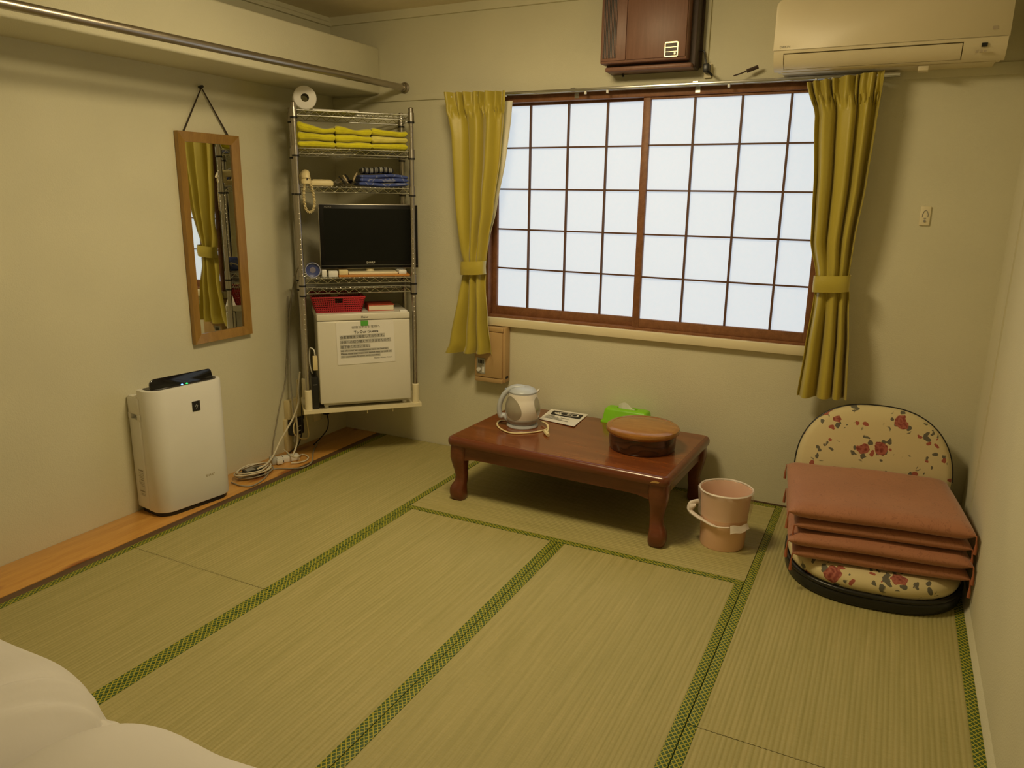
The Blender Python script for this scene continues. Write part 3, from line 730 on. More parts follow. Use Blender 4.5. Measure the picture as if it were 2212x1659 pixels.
# towels: three stacks of three
m_tow = P('yellow_towel', (.72, .66, .015), .95, var=.08, vs=30, bs=.6, bscale=420, sheen=.4)
m_towp = P('pale_yellow_towel', (.76, .69, .16), .95, var=.08, vs=30, bs=.6, bscale=420, sheen=.4)
def towel(label, u0, u1, lo, hi, seed, mat):
    """folded towel filling the space between the contact surfaces lo(q) and hi(q) of its stack"""
    rnd = random.Random(seed); ph = [rnd.uniform(0, 6.28) for _ in range(2)]
    t = on_rack(thing('folded_towel', label, 'towel', group='yellow towels on the rack'))
    v0, v1 = .016, .285
    def f(s, q):
        a = 2*math.pi*s; c, d = math.cos(a), math.sin(a)
        end = 1-.5*(max(0, abs(2*q-1)-.90)/.10)**2
        m, h = (lo(q)+hi(q))/2, hi(q)-lo(q)
        vv = (v0+v1)/2+(v1-v0)/2*math.copysign(abs(c)**.35, c)*(1-.02*(1-end))+.003*math.sin(8*q+ph[0])
        return Vector((u0+(u1-u0)*q, vv, m+h/2*end*math.copysign(abs(d)**.55, d)))
    b = MB().grid(f, 28, 30, cu=True)
    for q in (0, 1): b.poly([f(i/28, q) for i in range(28)], [tuple(range(28))])
    mk('cloth', b, mat, t, smooth=70)
    mk('fold_crease', MB().tube([f(.5, .03+.94*k/20)+Vector((0, -.0005, 0)) for k in range(21)], .0012, 5), mat, t)
ZS = SH[1]+.005
side = ('mirror', 'middle', 'window')
lv = ('lowest', 'second', 'topmost')
for c, (u0, u1) in enumerate(((.018, .2125), (.2125, .4075), (.4075, .602))):
    rnd = random.Random(c+11); wv = [[rnd.uniform(0, 6.28) for _ in range(2)] for _ in range(4)]
    def surf(l, c=c, wv=wv):
        lift = {0: (0, 0, .016, .030), 1: (0, 0, 0, .011), 2: (0, 0, 0, .003)}[c][l]
        am = (0, .0022, .0028, .0042)[l]
        return lambda q: ZS+.0365*l+am*(math.sin(5*q+wv[l][0])+.5*math.sin(11*q+wv[l][1]))+lift*(1-q)**2-(.004*math.sin(math.pi*q) if l == 3 else 0)
    for l in range(3):
        lab = 'folded bright yellow towel, %s in the %s stack on the rack' % (lv[l], {'mirror': 'mirror-side', 'middle': 'middle', 'window': 'window-side'}[side[c]])
        if c == 2 and l == 1: lab = 'folded pale yellow towel, second in the window-side stack on the rack'
        towel(lab, u0, u1, surf(l), surf(l+1), c*5+l, m_towp if (c, l) == (2, 1) else m_tow)
# toilet roll and paper packet on the top shelf
def paper_roll():
    t = on_rack(thing('toilet_roll', 'white toilet paper roll lying with its core hole facing out on top shelf', 'paper roll'), 0)
    c = Matrix.Translation((.064, .085, SH[0]+.005+.060)) @ Matrix.Rotation(math.pi/2, 4, 'X')
    mk('paper', MB().lathe([(.021, .055), (.056, .055), (.060, .051), (.060, -.051), (.056, -.055), (.021, -.055)], 36, M=c), m_paper, t)
    mk('core', MB().lathe([(.021, .054), (.021, -.054)], 24, M=c), P('core_card', (.30, .28, .23), .8), t)
paper_roll()
tag(on_rack(mk('paper_packet', MB().box(.10, .34, .03, .26, SH[0]+.005, SH[0]+.012, bev=.003), m_paper)), 'flat white paper packet lying on the top rack shelf', 'packet')
# telephone
def telephone():
    t = on_rack(thing('telephone', 'cream corded telephone on the rack with coiled cord hanging down', 'telephone'), 0)
    z = SH[2]+.005
    mk('base', MB().box(.072, .193, .015, .22, z, z+.03, bev=.008), m_cream, t)
    mk('top_face', MB().box(.085, .185, .05, .21, z+.028, z+.036, bev=.004), m_cream, t)
    # handset lies on the mirror side, its mouthpiece toward the room
    mk('handset', MB().tube(smooth_path([(.044, -.012, z+.035), (.044, .0, z+.055), (.044, .05, z+.066), (.044, .13, z+.064), (.044, .18, z+.05)]), [.022]*5+[.024]*4+[.020]*12+[.024]*4, 16, sx=1.15, sy=.85), m_cream, t)
    mk('mouthpiece', MB().lathe([(0, -.04), (.026, -.04), (.028, -.025), (.024, 0), (0, .004)], 20, (.046, .004, z+.052)), m_cream, t)
    mk('cord_socket', MB().lathe([(0, 0), (.004, 0), (.004, .006), (0, .006)], 10, M=Matrix.Translation((.052, -.024, z+.035)) @ Matrix.Rotation(math.pi/2, 4, 'X')), m_ink, t)
    path = smooth_path([(.040, -.014, z+.02), (.033, -.016, z-.02), (.031, -.016, z-.07), (.036, -.016, z-.115), (.052, -.016, z-.138), (.073, -.016, z-.128), (.084, -.016, z-.095), (.082, -.016, z-.05), (.074, -.014, z-.005), (.068, -.006, z+.018)], 10)
    L = [0]
    for a, b in zip(path, path[1:]): L.append(L[-1]+(b-a).length)
    hel = []; turns = 46; n = turns*8
    for i in range(n+1):
        s = L[-1]*i/n; k = max(j for j in range(len(L)) if L[j] <= s+1e-9); k = min(k, len(path)-2)
        f = (s-L[k])/max(1e-9, L[k+1]-L[k]); p = path[k].lerp(path[k+1], f); d = (path[k+1]-path[k]).normalized()
        n1 = Vector((0, 1, 0)); n2 = d.cross(n1); a = 2*math.pi*turns*i/n
        hel.append(p+n1*.0062*math.cos(a)+n2*.0062*math.sin(a))
    mk('coiled_cord', MB().tube(hel, .0024, 5), m_cream, t, smooth=80)
telephone()
def toiletry_pack():
    t = on_rack(thing('toiletry_packet', 'clear plastic packet with dark-handled brushes next to the blue robe', 'packet'), 0)
    z = SH[2]+.005; rnd = random.Random(4)
    def film(s, v):
        c = 2*math.pi*s; return Vector((.262+.054*math.cos(c)*(.6+.4*math.sin(math.pi*v))+.007*math.sin(5*c), .03+.22*v, z+.025+.018*math.sin(c)*(.5+.5*math.sin(math.pi*v))+.006*math.sin(3*c+9*v)))
    mk('plastic_film', MB().grid(film, 24, 14, cu=True), P('clear_film', (.55, .50, .42), .18, var=.2, vs=40, trans=.5), t, smooth=20)
    for k in range(4):
        p = rw(.25+.02*k, .05, z); a = Vector((.255+.016*k, .03+.01*k, z+.012+.006*k)); b = a+Vector((-.03+.02*k*rnd.random(), .02, .040+.008*rnd.random()))
        mk('brush', MB().tube([a, a.lerp(b, .5)+Vector((0, 0, .004)), b], [.004, .0055, .0035], 6), m_blackp if k % 2 == 0 else P('tan_brush_%d' % k, (.50, .40, .25), .5), t)
toiletry_pack()
# folded robe and sash
def flower_cloth(name, base, flow, leaf, s1, s2, thr, petal=5):
    m, t, b = nt_new(name); v = coords(t)
    vo = nd(t, 'ShaderNodeTexVoronoi', _feature='F1'); t.links.new(v, vo.inputs['Vector']); vo.inputs['Scale'].default_value = s1
    vo2 = nd(t, 'ShaderNodeTexVoronoi', _feature='F1'); t.links.new(v, vo2.inputs['Vector']); vo2.inputs['Scale'].default_value = s2
    f1 = ramp(t, vo.outputs['Distance'], [(thr-.05, (1, 1, 1)), (thr, (0, 0, 0))])
    f2 = ramp(t, vo2.outputs['Distance'], [(.30, (1, 1, 1)), (.34, (0, 0, 0))])
    f = mathn(t, 'MULTIPLY', f1, f2)
    edge = nd(t, 'ShaderNodeTexVoronoi', _feature='DISTANCE_TO_EDGE'); t.links.new(v, edge.inputs['Vector']); edge.inputs['Scale'].default_value = s1*.9
    ln = ramp(t, edge.outputs['Distance'], [(.018, (1, 1, 1)), (.026, (0, 0, 0))])
    c = mixc(t, mathn(t, 'MULTIPLY', ln, .5), base, leaf); c = mixc(t, f, c, flow)
    t.links.new(c, b.inputs['Base Color']); b.inputs['Roughness'].default_value = .85
    bump(t, b, noise(t, v, 500, 2), .2, .001); return m
m_robe = flower_cloth('blue_robe_cloth', (.055, .085, .30), (.72, .66, .52), (.40, .42, .50), 17, 62, .30)
def slab(u0, u1, v0, v1, z0, h, ph=0, cr_=.0, exp=.5):
    """soft folded slab: rounded section swept across u"""
    def fn(s, q):
        a = 2*math.pi*s; c, d = math.cos(a), math.sin(a)
        vv = (v0+v1)/2+(v1-v0)/2*math.copysign(abs(c)**.35, c); e = 1-.5*max(0, abs(2*q-1)-.92)/.08
        zz = z0+h/2+h/2*e*math.copysign(abs(d)**exp, d)+.003*math.sin(7*q+ph)+cr_*math.sin(math.pi*q)
        return Vector((u0+(u1-u0)*q, vv+.003*math.sin(13*q+ph), zz))
    b = MB().grid(fn, 24, 24, cu=True)
    for q in (0, 1): b.poly([fn(i/24, q) for i in range(24)], [tuple(range(24))])
    return b
def robe():
    t = on_rack(thing('folded_robe', 'folded blue cotton robe with white flower print on the rack', 'robe'), 0)
    z = SH[2]+.005
    mk('lower_fold', slab(.330, .600, -.002, .27, z+.003, .022, 1), m_robe, t, smooth=60)
    mk('middle_fold', slab(.336, .604, .015, .27, z+.023, .025, 2, .003), m_robe, t, smooth=60)
    mk('upper_fold', slab(.338, .602, .018, .26, z+.045, .021, 3, .005), m_robe, t, smooth=60)
robe()
def sash():
    m, t, b = nt_new('striped_sash'); tc = nd(t, 'ShaderNodeTexCoord'); sp = nd(t, 'ShaderNodeSeparateXYZ'); t.links.new(tc.outputs['Object'], sp.inputs[0])
    f = mathn(t, 'PINGPONG', mathn(t, 'DIVIDE', sp.outputs[0], .024), .5)
    t.links.new(ramp(t, f, [(.20, (.012, .012, .014)), (.26, (.30, .30, .28)), (.42, (.30, .30, .28)), (.48, (.012, .012, .014))]), b.inputs['Base Color']); b.inputs['Roughness'].default_value = .85
    o = on_rack(mk('striped_belt', slab(.352, .525, .03, .20, SH[2]+.0775, .034, 3, .0015, .8), m, smooth=60))
    tag(o, 'black and grey striped belt rolled on top of the blue robe', 'belt')
sash()

# ------------------------------------------------------------------ air purifier on the pine board
def air_purifier():
    A = math.radians(8)
    # local frame: x along its width (towards the window), y towards the wall
    fx, fy = -.076, -1.452
    t = thing('air_purifier', 'tall white air purifier with black top flap standing on the pine board', 'air purifier', (fx, fy, 0), math.pi/2-A)
    W2, D, H = .205, .205, .640
    def out(w, d0, d1, rf=.075, rb=.012): return rrect(-w, w, d0, d1, [rb, rb, rf, rf], 8)
    def shell(d1, w, z0, z1, s=1.0):
        b = MB(); o = out(w, 0, d1); return b.prism(o, z0, z1, 'z', bev=.006, seg=2)
    mk('front_shell', shell(.125, W2, .022, H), m_white, t, smooth=40)
    hx0, hx1 = -W2-.006, W2+.004
    mk('rear_housing', MB().prism(rrect(hx0, hx1, .10, D, .012), .03, .49, 'z', bev=.004).prism(rrect(hx0, hx1, .10, D, .012), .515, .598, 'z', bev=.004)
       .box(hx0+.03, hx1-.001, .102, D-.002, .486, .519).box(hx0, hx0+.031, .1005, .125, .488, .517, bev=.002).box(hx0, hx0+.031, .18, D-.0005, .488, .517, bev=.002), m_white, t)
    mk('base', MB().prism(out(W2-.012, .01, D-.01, .07), 0, .026, 'z'), m_blackp, t)
    mk('top_panel', MB().prism(rrect(-W2+.022, W2-.022, .02, .105, [.01, .01, .05, .05], 6), H-.004, H+.0035, 'z'), P('dark_grey_top', (.05, .045, .04), .35), t)
    # raised louver flap leaning toward the wall
    M = Matrix.Translation((0, .045, H)) @ Matrix.Rotation(math.radians(-18), 4, 'X')
    mk('louver_flap', MB().prism(rrect(-.172, .158, 0, .052, [.015, .03, .002, .002], 6), -.006, .010, 'y', bev=.003, M=M), m_blackg, t)
    for x, c in ((-.02, (.15, .35, 1.0)), (.006, (.02, 1.0, .12))):
        mk('indicator_light', MB().lathe([(0, 0), (.0055, 0), (.004, .003), (0, .004)], 12, (x, .030, H+.0035)), EMIT('led_%d' % int(c[2]*100), c, 3.0), t)
    e = mk('emblem', MB().box(.004, .046, -.003, .002, .505, .555), P('emblem_black', (.02, .02, .022), .3), t); e['label'] = 'square black emblem'
    mk('emblem_mark', MB().tube([(.018, -.0036, .528), (.026, -.0036, .538), (.032, -.0036, .532), (.027, -.0036, .522), (.024, -.0036, .516)], .0018, 5), P('emblem_grey', (.35, .35, .35), .4), e)
    lettering('SHARP', .05, plane_M((.045, -.0008, .148), (1, 0, 0), (0, 0, 1)), P('badge_gold', (.38, .32, .18), .4), t, bold=.008)
    # side: handle recess, rating labels
    s = P('side_label_print', (.32, .30, .27), .7); xs = -W2-.0068
    mk('handle_recess', MB().box(xs+.026, xs+.034, .122, .183, .487, .518), m_white, t, smooth=0)
    lab = mk('rating_label', MB().box(xs-.0004, xs+.003, .118, .165, .095, .235), P('label_white', (.70, .68, .62), .7), t)
    for k, (z, h) in enumerate(((.226, .006), (.214, .002), (.206, .002), (.198, .002), (.19, .002), (.178, .004), (.165, .002), (.157, .002), (.148, .002), (.118, .006), (.107, .002), (.100, .002))):
        mk('print_line', MB().box(xs-.0008, xs, .120, .163-.008*(k % 3), z, z+h), s, lab, smooth=0)
    mk('top_step', MB().box(-W2-.004, -W2+.03, .12, .19, .596, .604, bev=.003), m_white, t)
air_purifier()

# ------------------------------------------------------------------ sockets, plugs and cords in the corner
def wpt(px, py, d=.012): return at(px, py, 'x', XL+d)
def fpt(px, py, z=.006): return at(px, py, 'z', z)
def socket_box():
    t = thing('socket_box', 'cream surface socket box low on the wall under the rack', 'socket', (XL, 0, 0))
    mk('box', MB().box(0, .04, -.585, -.475, .205, .325, bev=.005), m_cream, t)
    mk('lower_duct', MB().box(0, .022, -.60, -.55, .0, .206, bev=.003), m_cream, t)
    mk('lid', MB().box(.038, .043, -.575, -.485, .215, .315, bev=.002), m_creamw, t)
socket_box()
def big_adapter():
    t = thing('black_adapter', 'black power adapter plugged in under the cream socket box', 'adapter', (XL, 0, 0))
    mk('body', MB().box(.022, .075, -.585, -.495, .105, .20, bev=.006), m_blackp, t)
    mk('sticker', MB().box(.0748, .0756, -.555, -.515, .128, .134).box(.0748, .0756, -.55, -.52, .158, .162), m_whitem, t, smooth=0)
    mk('prong_block', MB().box(.0, .03, -.52, -.44, .175, .20, bev=.004), m_blackp, t)
big_adapter()
def wall_socket():
    t = thing('wall_socket', 'cream socket plate with black plug on the wall under the rack', 'socket', (0, 0, 0))
    mk('plate', MB().box(XL, XL+.008, -.33, -.26, .12, .24, bev=.002), m_creamw, t)
    mk('plug', MB().box(XL+.004, XL+.045, -.245, -.215, .15, .20, bev=.006), m_blackp, t)
    mk('plug_cord', MB().tube(smooth_path([(XL+.03, -.23, .155), (XL+.05, -.24, .11), (XL+.06, -.27, .06), (XL+.06, -.34, .02), (XL+.075, -.42, .004)]), .0038, 6), m_blackp, t)
wall_socket()
def cable(label, pts, r, m, extra=None):
    t = thing('power_cable', label, 'cable', group='cables under the rack')
    mk('cord', MB().tube(smooth_path(pts, 8), r, 6), m, t, smooth=80)
    if extra: extra(t)
    return t
m_cordw = P('white_cord', (.70, .64, .50), .55); m_cordg = P('grey_cord', (.33, .30, .24), .6); m_cordb = P('black_cord', (.02, .02, .02), .5)
def wps(*q): return [wpt(*p) for p in q]
cable('pale grey cable looping down the wall beside the rack post', [rw(.0, .02, 1.15), rw(-.02, .05, 1.155)]+wps((633, 620, .03), (626, 680, .03), (625, 760, .03), (628, 830, .06), (633, 880, .09), (637, 930, .092), (636, 955, .09)), .0045, m_cordg)
cable('grey cable drooping down the wall to the pine board behind the socket box', [wpt(*q, .015) for q in ((622, 640), (621, 740), (617, 820), (606, 870), (596, 925), (590, 960))]+[fpt(588, 985)], .0035, m_cordg)
cable('thick white cable slanting from the rack foot down to the coiled pile', [rw(-.035, .09, .56), rw(-.048, .115, .46)]+wps((645, 866, .165), (641, 882, .155), (632, 905, .14), (618, 930, .13), (604, 955, .115))+[fpt(590, 985, .062), fpt(575, 1003, .056), fpt(562, 1010, .052), fpt(556, 1013, .047)], .0058, m_cordw)
cable('cream cable looping below the rack and back up', [rw(-.05, .15, .50), rw(-.052, .155, .44)]+[wpt(*q, .108) for q in ((640, 900), (634, 922), (637, 938), (650, 947), (663, 947), (667, 938), (664, 915), (657, 876))], .0042, m_cream)
cable('white cable dropping to the white extension tap', wps((639, 893, .125), (641, 910, .128), (643, 930, .13), (642, 955, .13))+[fpt(636, 975, .05), fpt(631, 986, .033)], .0055, m_cordw)
cable('black cable falling behind the adapter to the pine board', wps((660, 835, .025), (655, 860, .028), (652, 880, .06), (652, 900, .088), (652, 920, .092), (650, 945, .085))+[fpt(642, 964, .03), fpt(629, 975, .010), fpt(614, 988, .012), fpt(612, 997, .016)], .0042, m_cordb)
cable('white cable snaking along the pine board from the extension tap', [fpt(629, 1000, .012), fpt(645, 999, .010), fpt(660, 995, .007), fpt(666, 989), fpt(662, 984), fpt(652, 982), fpt(646, 985, .030), fpt(640, 988, .043), fpt(628, 984, .042), fpt(619, 976, .036), fpt(613, 972, .030)], .0048, m_cordw)
cable('grey cable running along the pine board edge to the coiled pile', [fpt(690, 950, .01), fpt(683, 962, .008), fpt(677, 975, .006), fpt(673, 998, .006), fpt(655, 1009, .006), fpt(630, 1012, .006), fpt(600, 1012, .006), fpt(578, 1016, .006)], .0042, m_cordg)
def ext_tap():
    p = fpt(624, 995, 0)
    t = thing('extension_tap', 'white multi-way extension tap lying on the pine board', 'extension tap', (p.x, p.y, 0), math.radians(62))
    mk('body', MB().box(-.085, .06, -.026, .026, 0, .034, bev=.006), m_white, t)
    mk('end_block', MB().box(-.11, -.075, -.032, .032, 0, .042, bev=.006), P('grey_white', (.5, .5, .47), .5), t)
    for k in range(2): mk('outlet_slot', MB().box(-.04+k*.05, -.036+k*.05, -.012, .012, .0335, .035), m_ink, t, smooth=0)
    mk('plug', MB().box(-.085, -.05, -.05, -.024, .004, .032, bev=.005), m_whitem, t)
ext_tap()
def floor_adapter():
    p = fpt(548, 1026, 0)
    t = thing('laptop_adapter', 'black box adapter lying in the coiled cables on the pine board', 'adapter', (p.x, p.y, 0), math.radians(70))
    mk('body', MB().box(-.055, .055, -.03, .03, .0, .038, bev=.006), m_blackp, t)
    mk('sticker', MB().box(-.045, .005, -.022, .02, .0378, .0386), m_inkgrey, t, smooth=0)
floor_adapter()
def coil():
    t = thing('coiled_cable', 'bundle of coiled white and grey cable on the pine board by the air purifier', 'cable')
    rnd = random.Random(2)
    for k, (m, n) in enumerate(((m_cordw, 3), (m_cordg, 2))):
        P_ = []
        for i in range(n*24+1):
            a = 2*math.pi*i/24; rr = 1+.12*math.sin(2.3*i/24+k)
            P_.append((-.178+.066*rr*math.cos(a)+.004*rnd.random(), -.990+.112*rr*math.sin(a)+.008*k, .008+.014*(i/24/n)+.006*math.sin(a*1.5+k)+.02*(k == 0)))
        mk('cord', MB().tube(P_, .0042, 6), m, t, smooth=80)
    mk('cord', MB().tube(smooth_path([fpt(500, 1042), fpt(520, 1049), fpt(545, 1049), fpt(568, 1036), fpt(580, 1022), fpt(577, 1017)]), .0040, 6), m_cordg, t, smooth=80)
coil()

# ------------------------------------------------------------------ low table and what stands on it
ZT = .350
m_tab = WOOD('table_lacquer', (.13, .031, .009), (.25, .072, .018), (3, 26, 26), .20, coat=.35, bs=.02)
m_tabe = WOOD('table_edge', (.115, .027, .010), (.17, .045, .016), (3, 26, 26), .28, coat=.3, bs=.02)
TA = math.radians(-2.2); TFL = Vector((.967, -.765)); TL, TD = 1.190, .742
def low_table():
    t = thing('low_table', 'low reddish-brown lacquered wooden table with curved legs under the window', 'table', (TFL.x, TFL.y, 0), TA)
    # rounded slab
    o = rrect(0, TL, 0, TD, .035, 6)
    rings = []
    for ins, z in ((.016, .302), (.004, .306), (0, .318), (.001, .334), (.008, .345), (.016, .3485), (.022, .350)):
        rings.append((rrect(ins, TL-ins, ins, TD-ins, max(.012, .035-ins), 6), z))
    b = MB(); pts = []; fc = []; n = len(o)
    for r, z in rings: pts += [(x, y, z) for x, y in r]
    for j in range(len(rings)-1):
        for i in range(n): fc.append((j*n+i, j*n+(i+1) % n, (j+1)*n+(i+1) % n, (j+1)*n+i))
    fc.append(tuple(range(n))); fc.append(tuple((len(rings)-1)*n+i for i in range(n)))
    mk('table_edge', b.poly(pts, fc), m_tabe, t, smooth=40)
    mk('worn_chip', MB().poly([(TL-.085, -.0008, .318), (TL-.045, -.0008, .321), (TL-.040, -.0008, .328), (TL-.062, -.0006, .331), (TL-.074, -.0008, .327)], [(0, 1, 2, 3, 4)]), P('bare_wood', (.55, .34, .12), .6), t, smooth=0)['label'] = 'pale chipped patch on the edge'
    mk('table_top', MB().prism(rrect(.021, TL-.021, .021, TD-.021, .015, 5), .345, .3508, 'z'), m_tab, t)
    def apron(x0, x1, axis, c):
        n = 24; up = [(x0+(x1-x0)*i/n, .305) for i in range(n+1)]
        def low(s): return .218+.020*(1-math.exp(-((min(s, 1-s))/.06)**2))
        dn = [(x0+(x1-x0)*i/n, low(i/n)) for i in range(n, -1, -1)]
        mk('apron', MB().prism(up+dn, c-.011, c+.011, axis), m_tabe, t, smooth=30)
    apron(.06, TL-.06, 'y', .040); apron(.06, TL-.06, 'y', TD-.040); apron(.06, TD-.06, 'x', .040); apron(.06, TD-.06, 'x', TL-.040)
    for sx in (0, 1):
        for sy in (0, 1):
            dx, dy = (-1, 1)[sx], (-1, 1)[sy]; cx, cy = (.058, TL-.058)[sx], (.058, TD-.058)[sy]
            sec = [(.306, .046, .0), (.27, .047, .002), (.235, .045, .004), (.20, .039, .003), (.165, .033, .0), (.13, .030, -.003), (.10, .031, -.001), (.08, .036, .006), (.06, .041, .010), (.035, .042, .010), (.014, .040, .008), (.0, .034, .006)]
            pts, fc = [], []; m = 16
            for z, r, off in sec:
                for k in range(m):
                    a = 2*math.pi*k/m; c, s = math.cos(a), math.sin(a); e = .62
                    pts.append((cx+dx*off+r*math.copysign(abs(c)**e, c), cy+dy*off+r*math.copysign(abs(s)**e, s), z))
            for j in range(len(sec)-1):
                for k in range(m): fc.append((j*m+k, j*m+(k+1) % m, (j+1)*m+(k+1) % m, (j+1)*m+k))
            fc += [tuple(range(m)), tuple((len(sec)-1)*m+k for k in range(m))]
            mk('leg', MB().poly(pts, fc), m_tabe, t, smooth=50)
low_table()
def kettle():
    f = at(1128, 929, 'z', ZT); d = Vector((f.x-CAM.x, f.y-CAM.y)).normalized(); cx, cy = f.x+d.x*.082, f.y+d.y*.082
    H = zat(cx, cy, 834)-ZT
    t = thing('electric_kettle', 'white electric kettle with grey-blue loop handle on the low table', 'kettle', (cx, cy, ZT), math.atan2(d.y, d.x)+math.pi)
    # local x points at the camera side; handle leaves toward local -y (photo left)
    mw = P('kettle_white', (.80, .76, .70), .25); mg = P('kettle_greyblue', (.50, .54, .60), .3); mgr = P('kettle_grey', (.42, .41, .40), .35); mwin = P('kettle_window', (.34, .31, .24), .12, coat=.4)
    h = H
    rad = lambda q: .085+.011*math.sin(min(1, q*1.3)*math.pi*.85)-.016*max(0, (q-.35)/.65)**1.6
    mk('base_ring', MB().lathe([(0, 0), (.084, 0), (.086, .006), (.082, .018), (.0, .018)], 40), mg, t)
    mk('foot_band', MB().lathe([(.070, .014), (.076, .020), (.084, .034), (.0905, .046), (.0905, .05)], 40), mgr, t)
    body = [(rad(.05+.95*i/24), .046+(h-.046-.030)*i/24) for i in range(25)]
    mk('body', MB().lathe(body, 48), mw, t)
    zt = body[-1][1]; rt = body[-1][0]
    mk('lid', MB().lathe([(rt+.001, zt-.006), (rt+.002, zt+.004), (rt-.008, zt+.016), (rt*.6, zt+.026), (0, zt+.030)], 48), mg, t)
    mk('spout', MB().grid(lambda s, v: Vector(((rt-.012+.028*v)*math.cos(1.57+.5*(s-.5)*(1-.5*v)), (rt-.012+.028*v)*math.sin(1.57+.5*(s-.5)*(1-.5*v)), zt-.03+.036*v+.01*abs(2*s-1))), 8, 6, thick=.003), mw, t)
    # loop handle on the photo-left side
    hp = [(0, .01, zt+.022), (0, -.03, zt+.026), (0, -.066, zt+.016), (0, -.098, zt-.014), (0, -.119, zt-.055), (0, -.126, zt-.10), (0, -.119, zt-.14), (0, -.102, .058), (0, -.082, .036), (0, -.06, .028)]
    mk('handle', MB().tube(smooth_path(hp, 5), .0165, 12, sx=1.25, sy=.85), mg, t, smooth=80)
    mk('handle_button', MB().box(-.01, .01, -.098, -.075, zt+.008, zt+.017, bev=.003, M=None), P('button_blue', (.30, .36, .45), .3), t)
    def win(a0, aw, q0, qh, tilt):
        def fn(s, v):
            r = v; th = 2*math.pi*s; da = aw*r*math.cos(th); dq = qh*r*math.sin(th)
            a = a0+da+tilt*dq; q = q0+dq
            z = .046+(h-.076)*((q-.05)/.95); rr = rad(q)+.0012
            return Vector((rr*math.cos(a), rr*math.sin(a), z))
        return MB().grid(fn, 36, 6, cu=True)
    mk('water_window', win(-.74, .66, .50, .40, -.5), mwin, t, smooth=60); mk('water_window', win(1.22, .45, .52, .34, -.3), mwin, t, smooth=60)
    # power cord lying round the base
    R = Matrix.Translation((cx, cy, ZT)) @ Matrix.Rotation(math.atan2(d.y, d.x)+math.pi, 4, 'Z'); Ri = R.inverted()
    def tp(px, py, z=.005): return Ri @ at(px, py, 'z', ZT+z)
    cord = [tp(1098, 908), tp(1080, 909), tp(1074, 916), tp(1080, 925), tp(1098, 934), tp(1120, 936), tp(1150, 934), tp(1172, 930), tp(1183, 925), tp(1180, 915, .02), tp(1170, 911, .015)]
    mk('cord', MB().tube(smooth_path(cord, 8), .0042, 8, sx=1.3), m_cream, t, smooth=80)
    mk('cord', MB().tube(smooth_path([tp(1183, 918, .02), tp(1184, 926, .014), tp(1182, 934, .01)], 6), .005, 8), m_cream, t, smooth=80)
    mk('plug', MB().tube([tp(1176, 930, .012), tp(1181, 936, .012), tp(1184, 940, .010)], [.008, .012, .009], 8), m_cream, t)
kettle()
def wifi_sheet():
    t = thing('guest_sheet', 'laminated white internet guide sheet lying on the low table', 'sheet', (0, 0, 0))
    z = ZT+.0025
    A, B_, C_, D_ = at(1197, 880, 'z', z), at(1277, 891, 'z', z), at(1240, 923, 'z', z), at(1164, 905, 'z', z)
    yl = -.03
    A.y = min(A.y, yl); B_.y = min(B_.y, yl)
    q = lambda x, y, dz=0: (A.lerp(B_, x)).lerp(D_.lerp(C_, x), y)+Vector((0, 0, dz))
    mk('sheet', MB().grid(lambda s, v: q(s, v, .004*s*v), 8, 8, thick=.0008), m_paper, t)
    m = lambda p: plane_M(p, B_-A, A-D_)
    def patch(x0, x1, y0, y1, mat, nm, dz=.0045):
        mk(nm, MB().poly([q(x0, y0, dz+.0*x0), q(x1, y0, dz), q(x1, y1, dz), q(x0, y1, dz)], [(0, 1, 2, 3)]), mat, t, smooth=0)
    patch(.13, .93, .16, .47, m_ink, 'black_panel', .0050)
    Wd = (B_-A).length; Hd = (A-D_).length
    M = m(q(.53, .315, .0056)); b = MB()
    b.poly([(M @ Vector((x, y, 0))) for x, y in ell(32, Wd*.32, Hd*.115, 3)], [tuple(range(32))]); mk('white_oval', b, m_paper, t, smooth=0)
    M = m(q(.60, .315, .0060)); b = MB()
    b.poly([(M @ Vector((x, y, 0))) for x, y in ell(32, Wd*.21, Hd*.088, 3)], [tuple(range(32))]); mk('black_oval', b, m_ink, t, smooth=0)
    lettering('Wi', Wd*.17, m(q(.24, .375, .0066)), m_ink, t, Hd*.11, bold=.008); lettering('Fi', Wd*.15, m(q(.55, .375, .0066)), m_paper, t, Hd*.11, bold=.008)
    for k, (x0, x1, yy) in enumerate(((.10, .30, .55), (.08, .42, .62), (.48, .70, .61), (.08, .55, .70), (.06, .75, .78))): patch(x0, x1, yy, yy+.028, m_inkgrey, 'print_line')
wifi_sheet()
